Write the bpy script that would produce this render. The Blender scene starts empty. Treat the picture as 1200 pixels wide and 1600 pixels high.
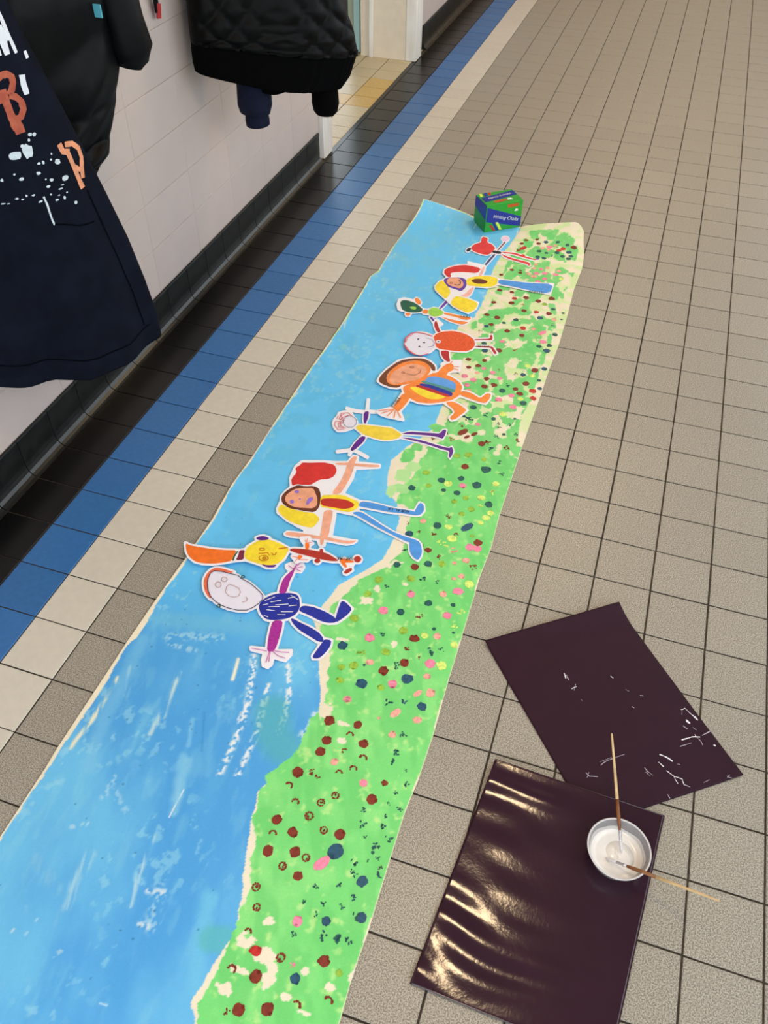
import bpy, bmesh, math, random
import numpy as np
from mathutils import Vector, Matrix
from mathutils.geometry import tessellate_polygon
from mathutils.bvhtree import BVHTree
random.seed(7); rng = np.random.default_rng(7)
scene = bpy.context.scene
COL = scene.collection

# ------------------------------------------------------------------ camera
cam_d = bpy.data.cameras.new('camera'); cam = bpy.data.objects.new('camera', cam_d); COL.objects.link(cam)
CAM = Vector((1.10218, -1.28275, 1.74168))
RT = Vector((0.94949829, 0.31359597, 0.01051502)); DN = Vector((0.23063463, -0.67480400, -0.70103297)); FW = Vector((-0.21274553, 0.66805473, -0.71305134))
m = Matrix((RT, -DN, -FW)).transposed().to_4x4(); m.translation = CAM
cam.matrix_world = m
cam_d.sensor_fit = 'VERTICAL'; cam_d.sensor_height = 36.0; cam_d.sensor_width = 27.0
cam_d.lens = 1311.227 / 1600.0 * 36.0
cam_d.clip_start = 0.02; cam_d.clip_end = 60
scene.camera = cam

# ------------------------------------------------------------------ light
world = bpy.data.worlds.new('world'); scene.world = world; world.use_nodes = True
bg = world.node_tree.nodes['Background']; bg.inputs[0].default_value = (0.84, 0.93, 1.0, 1); bg.inputs[1].default_value = 3.7
LAMP_POWER = (12.0, 14.0, 26.0, 15.0)
LAMP_COLOR = (1.0, 0.72, 0.42)
LAMP_SPOTS = [(0.98, -2.77), (0.98, 0.15), (0.98, 3.07), (0.98, 5.99)]
CEIL_Z = 2.75
scene.view_settings.view_transform = 'Standard'
scene.view_settings.look = 'None'
scene.view_settings.gamma = 1.0
scene.view_settings.use_curve_mapping = False
scene.view_settings.exposure = -0.05
scene.cycles.use_denoising = True
scene.cycles.max_bounces = 8

# ------------------------------------------------------------------ helpers
def lin(c):
    return tuple(((v/255)/12.92 if v/255 <= 0.04045 else ((v/255+0.055)/1.055)**2.4) for v in c)

MATS = {}
def mat(name, rgb, rough=0.6, var=0.0, scale=30.0, rgb2=None, spec=0.5, bump=0.0, bscale=None, stretch=(1,1,1), detail=3.0, rnd=0.0, metal=0.0, coat=0.0, ramp=0.15):
    """procedural material: base colour broken up by noise, optional second colour and fine bump"""
    if name in MATS: return MATS[name]
    M = bpy.data.materials.new(name); M.use_nodes = True
    nt = M.node_tree; b = nt.nodes['Principled BSDF']
    b.inputs['Roughness'].default_value = rough; b.inputs['Specular IOR Level'].default_value = spec; b.inputs['Metallic'].default_value = metal
    if coat: b.inputs['Coat Weight'].default_value = coat; b.inputs['Coat Roughness'].default_value = 0.12
    c1 = lin(rgb)
    tc = nt.nodes.new('ShaderNodeTexCoord'); mp = nt.nodes.new('ShaderNodeMapping'); mp.inputs['Scale'].default_value = stretch
    nt.links.new(tc.outputs['Object'], mp.inputs[0])
    nz = nt.nodes.new('ShaderNodeTexNoise'); nz.inputs['Scale'].default_value = scale; nz.inputs['Detail'].default_value = detail
    nt.links.new(mp.outputs[0], nz.inputs['Vector'])
    cr = nt.nodes.new('ShaderNodeValToRGB')
    cr.color_ramp.elements[0].position = 0.5-ramp; cr.color_ramp.elements[1].position = 0.5+ramp
    if rgb2: a, c = c1, lin(rgb2)
    else: a, c = tuple(v*(1-var) for v in c1), tuple(min(1, v*(1+var)) for v in c1)
    cr.color_ramp.elements[0].color = (*a, 1); cr.color_ramp.elements[1].color = (*c, 1)
    nt.links.new(nz.outputs[0], cr.inputs[0])
    out = cr.outputs[0]
    if rnd:
        oi = nt.nodes.new('ShaderNodeObjectInfo'); mr = nt.nodes.new('ShaderNodeMapRange'); mr.inputs['To Min'].default_value = 1-rnd; mr.inputs['To Max'].default_value = 1+rnd
        nt.links.new(oi.outputs['Random'], mr.inputs[0])
        hs = nt.nodes.new('ShaderNodeHueSaturation'); nt.links.new(mr.outputs[0], hs.inputs['Value']); nt.links.new(out, hs.inputs['Color']); out = hs.outputs[0]
    nt.links.new(out, b.inputs['Base Color'])
    if bump:
        n2 = nt.nodes.new('ShaderNodeTexNoise'); n2.inputs['Scale'].default_value = bscale or scale*3; n2.inputs['Detail'].default_value = 4
        nt.links.new(mp.outputs[0], n2.inputs['Vector'])
        bp = nt.nodes.new('ShaderNodeBump'); bp.inputs['Strength'].default_value = bump; bp.inputs['Distance'].default_value = 0.002
        nt.links.new(n2.outputs[0], bp.inputs['Height']); nt.links.new(bp.outputs[0], b.inputs['Normal'])
    MATS[name] = M
    return M

def tag(o, label=None, cat=None, group=None, kind=None):
    if label: o['label'] = label
    if cat: o['category'] = cat
    if group: o['group'] = group
    if kind: o['kind'] = kind
    return o

def link(name, me, material=None, parent=None):
    o = bpy.data.objects.new(name, me); COL.objects.link(o)
    if material is not None and me is not None and len(me.materials) == 0: me.materials.append(material)
    if parent is not None: o.parent = parent
    return o

def empty(name, loc=(0,0,0), rz=0.0):
    o = bpy.data.objects.new(name, None); COL.objects.link(o); o.location = loc; o.rotation_euler = (0,0,rz); o.empty_display_size = 0.05
    return o

def mesh(name, verts, faces, smooth=False):
    me = bpy.data.meshes.new(name); me.from_pydata([tuple(v) for v in verts], [], faces); me.update()
    if smooth:
        me.polygons.foreach_set('use_smooth', [True]*len(me.polygons))
    return me

def box_mesh(x0, x1, y0, y1, z0, z1, bev=0.0, seg=1):
    bm = bmesh.new()
    vs = [bm.verts.new((x, y, z)) for z in (z0, z1) for y in (y0, y1) for x in (x0, x1)]
    for f in ((0,2,3,1),(4,5,7,6),(0,1,5,4),(2,6,7,3),(0,4,6,2),(1,3,7,5)): bm.faces.new([vs[i] for i in f])
    if bev: bmesh.ops.bevel(bm, geom=bm.edges[:], offset=bev, segments=seg, affect='EDGES', profile=0.5)
    bmesh.ops.recalc_face_normals(bm, faces=bm.faces[:])
    me = bpy.data.meshes.new('box'); bm.to_mesh(me); bm.free()
    return me

def boxo(name, dims, material, parent=None, bev=0.0, seg=1):
    return link(name, box_mesh(*dims, bev=bev, seg=seg), material, parent)

def tile_mesh(sx, sy, th, ch=0.0012):
    """low slab with chamfered top edge, top at z=0, centred"""
    a, b = sx/2, sy/2
    v = [(-a,-b,-th),(a,-b,-th),(a,b,-th),(-a,b,-th),(-a,-b,-ch),(a,-b,-ch),(a,b,-ch),(-a,b,-ch),(-a+ch,-b+ch,0),(a-ch,-b+ch,0),(a-ch,b-ch,0),(-a+ch,b-ch,0)]
    f = [(8,9,10,11)]
    for i in range(4):
        j = (i+1) % 4
        f += [(4+i,4+j,8+j,8+i),(i,j,4+j,4+i)]
    return mesh('tile', v, f)

def tri_poly(loops):
    """triangulated 2D polygon (outer + holes); returns 2D points and triangles facing +z"""
    L = [[Vector((x, y, 0)) for x, y in l] for l in loops]
    pts = [p for l in loops for p in l]
    tris = []
    for t in tessellate_polygon(L):
        a, b, c = (pts[i] for i in t)
        ar = (b[0]-a[0])*(c[1]-a[1])-(b[1]-a[1])*(c[0]-a[0])
        if abs(ar) < 1e-12: continue
        tris.append(tuple(t) if ar > 0 else (t[0], t[2], t[1]))
    return pts, tris

def sheet_mesh(loops, zf, th):
    """thin sheet cut to an outline: top, underside and cut edge"""
    pts, tris = tri_poly(loops)
    n = len(pts)
    v = [(x, y, zf(x, y)) for x, y in pts]+[(x, y, zf(x, y)-th) for x, y in pts]
    f = list(tris)+[(c+n, b+n, a+n) for a, b, c in tris]
    k = 0
    for l in loops:
        m = len(l)
        for i in range(m):
            j = (i+1) % m
            f.append((k+i, k+j, n+k+j, n+k+i))
        k += m
    return mesh('sheet', v, f)

def smoothstep(a, b, x):
    t = np.clip((x-a)/(b-a), 0, 1); return t*t*(3-2*t)

def lattice(h, w, seed):
    r = np.random.default_rng(seed); return r.random((h, w))

def vnoise(X, Y, sx, sy, seed, octv=1):
    """numpy value noise with feature sizes sx, sy"""
    out = 0; amp = 1; tot = 0
    for o in range(octv):
        G = lattice(64, 64, seed+o*17)
        u = X/sx*(2**o)+100.3; v = Y/sy*(2**o)+57.7
        i = np.floor(u).astype(int); j = np.floor(v).astype(int); a = u-i; b = v-j
        a = a*a*(3-2*a); b = b*b*(3-2*b)
        g = lambda p, q: G[q % 64, p % 64]
        out = out+amp*((g(i,j)*(1-a)+g(i+1,j)*a)*(1-b)+(g(i,j+1)*(1-a)+g(i+1,j+1)*a)*b); tot += amp; amp *= .5
    return out/tot

def inpoly(X, Y, poly):
    m = np.zeros(X.shape, bool); n = len(poly)
    for i in range(n):
        x0, y0 = poly[i]; x1, y1 = poly[(i+1) % n]
        if y0 == y1: continue
        m ^= ((y0 > Y) != (y1 > Y)) & (X < (x1-x0)*(Y-y0)/(y1-y0)+x0)
    return m

def tube(pts, rad, n=10, cap=True):
    """round tube along points with a radius per point"""
    P = [Vector(p) for p in pts]; V = []; F = []
    up = Vector((0.3, 0.2, 1)).normalized()
    for i, p in enumerate(P):
        t = (P[min(i+1, len(P)-1)]-P[max(i-1, 0)]).normalized()
        a = t.cross(up)
        if a.length < 1e-3: a = t.cross(Vector((1, 0, 0)))
        a.normalize(); b = t.cross(a)
        for k in range(n):
            w = 2*math.pi*k/n; V.append(p+rad[i]*(math.cos(w)*a+math.sin(w)*b))
    for i in range(len(P)-1):
        for k in range(n):
            F.append((i*n+k, i*n+(k+1) % n, (i+1)*n+(k+1) % n, (i+1)*n+k))
    if cap: F += [tuple(range(n-1, -1, -1)), tuple((len(P)-1)*n+k for k in range(n))]
    me = mesh('tube', V, F, True)
    bm = bmesh.new(); bm.from_mesh(me); bmesh.ops.recalc_face_normals(bm, faces=bm.faces[:]); bm.to_mesh(me); bm.free()
    me.polygons.foreach_set('use_smooth', [True]*len(me.polygons))
    return me

# ------------------------------------------------------------------ traced shapes of the painting (mm on the floor; figures in 0.1 mm)
LEFT_EDGE=[(122,-822),(121,-654),(118,-606),(117,-451),(116,-301),(119,-149),(125,-3),(128,158),(117,309),(121,457),(119,611),(120,746),(120,889),(125,1041),(128,1216),(124,1368),(122,1501),(116,1582),(132,1640),(129,1702),(125,1842),(130,1947),(121,2083)]
RIGHT_EDGE=[(915,-906),(911,-829),(914,-756),(911,-616),(910,-491),(916,-417),(917,-296),(912,-153),(910,3),(906,202),(911,315),(905,440),(906,836),(911,1045),(911,1191),(917,1345),(914,1558),(907,1761),(913,1936),(913,2019),(896,2205)]
SKY_EDGE=[(666,-1000),(642,-967),(649,-942),(659,-874),(670,-838),(653,-769),(628,-704),(605,-619),(592,-556),(608,-508),(635,-455),(650,-396),(645,-339),(628,-275),(591,-193),(554,-111),(533,-79),(541,-24),(557,50),(604,117),(636,171),(644,242),(633,339),(602,398),(567,434),(548,481),(535,568),(562,644),(594,704),(616,762),(613,865),(607,970),(549,1098),(542,1207),(543,1376),(583,1434),(588,1579),(579,1713),(569,1804),(577,1935),(592,2038),(605,2163),(600,2269)]
GRASS_EDGE=[(668,-999),(656,-960),(665,-917),(667,-875),(669,-853),(665,-815),(664,-764),(642,-704),(614,-628),(597,-573),(595,-514),(623,-463),(638,-400),(637,-333),(644,-268),(614,-181),(581,-131),(561,-106),(556,-58),(562,-19),(588,35),(599,79),(650,144),(678,218),(665,296),(657,374),(619,446),(617,504),(618,590),(624,662),(657,706),(643,837),(623,975),(573,1094),(568,1216),(570,1379),(609,1438),(623,1591),(618,1726),(608,1818),(617,1949),(636,2054),(647,2178),(643,2284)]
DABS=[(689,-779,'b','r',7),(692,-827,'b','h',7),(720,-853,'r','s',9),(771,-849,'b','r',8),(851,-829,'b','s',9),(691,-897,'b','h',8),(739,-894,'b','s',9),(732,-955,'b','s',9),(712,-963,'b','x',6),(782,-937,'b','s',9),(830,-915,'b','h',8),(883,-890,'b','h',8),(886,-839,'o','s',5),(776,-778,'p','s',8),(796,-854,'p','x',6),(778,-803,'t','x',6),(811,-874,'n','s',8),(829,-760,'n','s',7),(893,-732,'n','s',8),(881,-736,'t','x',8),(833,-786,'t','x',10),(862,-783,'t','x',12),(882,-779,'t','x',8),(806,-755,'t','x',5),(811,-731,'t','x',6),(849,-723,'t','x',6),(865,-701,'n','x',8),(774,-740,'t','x',5),(650,-522,'b','h',8),(678,-553,'b','h',8),(655,-602,'b','s',9),(660,-633,'b','h',8),(698,-616,'b','s',9),(665,-669,'b','s',9),(719,-653,'b','s',9),(745,-657,'b','r',8),(706,-688,'b','r',8),(743,-697,'b','s',8),(672,-744,'b','r',8),(718,-572,'b','r',9),(731,-536,'b','r',8),(755,-511,'b','r',8),(759,-591,'b','r',8),(794,-589,'b','s',9),(833,-494,'b','s',9),(848,-449,'b','s',6),(804,-464,'p','s',6),(798,-625,'n','s',13),(780,-657,'p','e',14),(833,-553,'t','x',8),(873,-541,'t','x',8),(824,-522,'t','x',6),(897,-495,'t','x',6),(895,-564,'t','x',8),(846,-577,'t','x',5),(873,-586,'t','x',9),(872,-603,'t','s',3),(844,-635,'t','x',9),(886,-610,'t','x',5),(897,-627,'t','x',5),(898,-643,'t','x',8),(871,-665,'n','s',9),(830,-689,'t','x',7),(784,-705,'t','x',7),(848,-655,'t','x',8),(893,-438,'t','x',7),(878,-462,'t','x',5),(875,-521,'t','x',5),(869,-622,'t','x',4),(872,-491,'t','x',4),(677,-343,'b','s',10),(743,-332,'b','s',8),(735,-363,'b','h',8),(689,-393,'b','s',9),(772,-375,'b','s',9),(686,-424,'b','s',9),(734,-401,'b','x',8),(783,-409,'b','h',9),(771,-440,'b','h',8),(656,-486,'b','s',10),(686,-476,'b','x',8),(701,-485,'b','x',7),(744,-459,'b','h',7),(697,-276,'p','s',6),(725,-437,'q','s',7),(803,-464,'q','s',7),(827,-331,'q','s',7),(817,-275,'q','e',11),(871,-276,'q','s',8),(851,-207,'q','e',9),(880,-196,'q','s',9),(784,-300,'q','s',3),(793,-253,'t','x',9),(829,-239,'n','x',8),(871,-238,'n','s',9),(851,-323,'t','x',8),(851,-372,'t','x',8),(847,-394,'t','x',9),(883,-406,'t','x',4),(747,79,'p','s',9),(828,107,'q','s',8),(863,129,'p','s',11),(799,65,'t','s',8),(862,80,'t','s',5),(694,4,'p','s',10),(739,14,'t','s',8),(788,16,'b','x',9),(857,41,'p','s',9),(889,64,'y','x',10),(881,11,'y','x',9),(836,-11,'t','s',4),(886,-7,'t','s',3),(689,-90,'p','s',10),(715,-71,'t','x',8),(798,-56,'b','s',10),(819,-39,'y','s',8),(850,-30,'q','s',8),(790,-89,'b','x',8),(795,-134,'b','s',9),(753,-172,'b','s',10),(632,-134,'n','s',10),(632,-44,'o','s',9),(764,-41,'o','s',9),(683,-139,'o','x',9),(741,-118,'o','s',9),(679,-181,'o','s',9),(652,-195,'o','s',7),(714,-159,'q','s',8),(703,-171,'t','s',3),(777,-148,'t','x',9),(846,-81,'t','x',12),(871,-68,'t','x',7),(898,-42,'y','s',8),(856,-116,'p','s',10),(884,-113,'y','s',10),(815,-176,'n','s',11),(859,-154,'q','s',7),(715,-223,'n','s',11),(786,-201,'p','s',9),(697,-275,'q','s',8),(662,-232,'o','s',8),(762,-220,'o','s',7),(638,43,'o','s',8),(825,-109,'b','x',5),(766,391,'b','x',8),(660,326,'b','x',6),(701,348,'q','s',7),(745,344,'t','s',9),(777,349,'y','s',9),(828,366,'n','e',15),(678,287,'n','s',9),(704,304,'b','x',8),(746,307,'b','x',9),(804,330,'b','x',7),(796,308,'y','s',11),(871,317,'b','s',10),(854,293,'p','s',10),(875,295,'p','s',9),(684,224,'t','x',7),(728,258,'b','x',5),(746,245,'b','s',8),(791,279,'y','x',12),(814,263,'q','x',12),(782,226,'b','x',9),(761,196,'t','s',9),(680,166,'t','s',8),(729,173,'b','s',9),(856,242,'q','s',8),(880,227,'b','x',10),(762,142,'t','x',9),(798,144,'t','x',8),(858,183,'q','s',7),(841,168,'q','s',5),(885,163,'y','s',10),(676,81,'t','x',8),(731,131,'o','s',9),(651,99,'o','s',9),(795,208,'o','s',9),(850,336,'o','s',5),(878,442,'y','s',8),(870,419,'y','s',9),(860,395,'y','s',7),(770,285,'y','x',9),(828,222,'q','s',5),(747,823,'p','s',7),(696,801,'b','x',9),(710,770,'b','e',14),(747,772,'b','e',9),(728,751,'b','e',8),(685,724,'r','x',9),(628,704,'b','x',7),(663,747,'b','x',6),(819,782,'t','x',9),(837,802,'t','s',5),(874,816,'t','x',7),(781,734,'b','s',9),(798,747,'b','x',12),(861,739,'b','x',12),(880,782,'b','x',10),(816,721,'n','x',10),(854,667,'t','x',9),(758,613,'b','s',9),(822,620,'t','s',12),(874,612,'t','x',10),(705,530,'t','s',9),(760,557,'t','s',8),(729,522,'y','s',10),(772,528,'p','s',9),(812,543,'t','s',11),(723,491,'t','s',6),(764,493,'t','s',8),(630,469,'t','s',9),(865,568,'y','s',9),(865,530,'y','x',12),(837,496,'y','s',9),(865,475,'t','s',9),(842,463,'y','x',8),(821,440,'o','s',8),(766,454,'o','s',7),(794,480,'o','s',7),(675,495,'o','s',7),(799,412,'o','s',7),(808,846,'t','x',8),(846,856,'n','x',8),(817,831,'t','x',6),(754,670,'o','s',10),(721,653,'o','s',9),(653,547,'o','s',9),(805,664,'o','s',7),(629,1163,'b','s',8),(684,1176,'b','s',7),(671,1138,'b','s',8),(641,1119,'b','s',7),(693,1128,'p','s',7),(728,1115,'p','s',8),(678,1096,'q','s',6),(640,1065,'p','s',9),(674,1052,'p','s',9),(661,1017,'p','s',8),(716,1073,'b','s',8),(758,1089,'p','s',7),(719,1028,'b','s',9),(749,1047,'b','s',9),(795,1062,'t','x',9),(782,1025,'t','s',9),(748,1137,'b','x',6),(805,1133,'b','x',7),(865,1176,'b','s',10),(831,1137,'n','s',8),(894,1195,'n','s',8),(890,1123,'n','s',6),(901,1078,'n','s',6),(851,1090,'b','s',9),(823,1048,'b','s',8),(881,1057,'r','s',9),(890,1018,'r','s',9),(842,1028,'b','s',9),(818,1009,'p','s',8),(781,973,'p','s',9),(864,981,'t','s',9),(835,950,'p','s',10),(850,1001,'y','s',8),(812,902,'y','s',10),(712,905,'t','s',9),(713,844,'t','x',13),(693,849,'t','s',5),(759,880,'t','x',12),(788,867,'t','s',6),(854,891,'t','s',4),(614,1070,'t','x',6),(658,988,'t','x',6),(674,987,'q','s',8),(836,1194,'y','s',9),(862,1141,'y','s',8),(629,1658,'b','s',8),(679,1658,'b','s',7),(698,1617,'r','s',8),(741,1636,'b','s',9),(835,1663,'b','s',10),(789,1627,'b','s',9),(628,1562,'b','s',8),(695,1581,'b','s',9),(738,1584,'r','x',7),(817,1614,'o','s',8),(751,1542,'b','s',8),(798,1548,'r','s',8),(845,1553,'b','s',9),(624,1467,'b','s',8),(665,1462,'b','s',9),(819,1513,'n','s',9),(735,1470,'t','s',8),(697,1434,'t','s',6),(855,1589,'t','s',7),(654,1407,'b','s',8),(640,1390,'n','s',7),(772,1422,'r','s',9),(720,1385,'b','s',9),(624,1351,'b','x',7),(669,1357,'b','x',7),(777,1374,'b','s',8),(876,1480,'n','x',9),(896,1575,'t','s',5),(897,1529,'n','s',4),(846,1415,'p','e',13),(810,1430,'q','s',7),(859,1358,'p','s',10),(717,1313,'p','s',8),(892,1419,'t','s',8),(885,1342,'t','s',8),(850,1325,'t','s',8),(882,1306,'n','s',10),(772,1272,'r','x',8),(718,1253,'b','s',10),(671,1235,'n','s',9),(659,1277,'t','s',8),(870,1518,'q','s',8),(690,2126,'b','s',6),(647,2099,'b','s',7),(636,2062,'b','s',7),(703,2089,'b','s',7),(730,2119,'n','s',8),(774,2167,'t','s',7),(817,2153,'t','s',7),(843,2206,'b','s',8),(845,2139,'b','s',9),(752,2079,'p','s',10),(773,2103,'q','s',7),(726,2053,'q','s',7),(753,2052,'q','s',7),(649,2025,'r','e',14),(635,2000,'b','x',10),(809,2084,'r','s',9),(794,2059,'r','s',8),(837,2060,'n','s',9),(791,2037,'t','s',8),(718,2022,'t','s',8),(749,2018,'t','s',6),(722,1973,'t','s',8),(748,1971,'t','s',8),(776,2003,'t','x',7),(817,2013,'t','s',8),(851,2026,'t','s',8),(845,2001,'t','s',8),(661,1964,'r','s',7),(754,1877,'p','s',8),(777,1896,'q','s',7),(774,1849,'p','s',9),(741,1837,'p','s',9),(736,1810,'q','s',9),(713,1822,'q','s',8),(817,1854,'p','s',9),(825,1887,'q','s',8),(782,1807,'p','s',8),(761,1776,'p','s',9),(676,1839,'b','x',9),(679,1820,'b','s',7),(642,1831,'b','s',7),(609,1779,'b','s',7),(845,1828,'y','s',8),(726,1908,'q','s',7),(725,1875,'q','s',7)]
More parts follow.
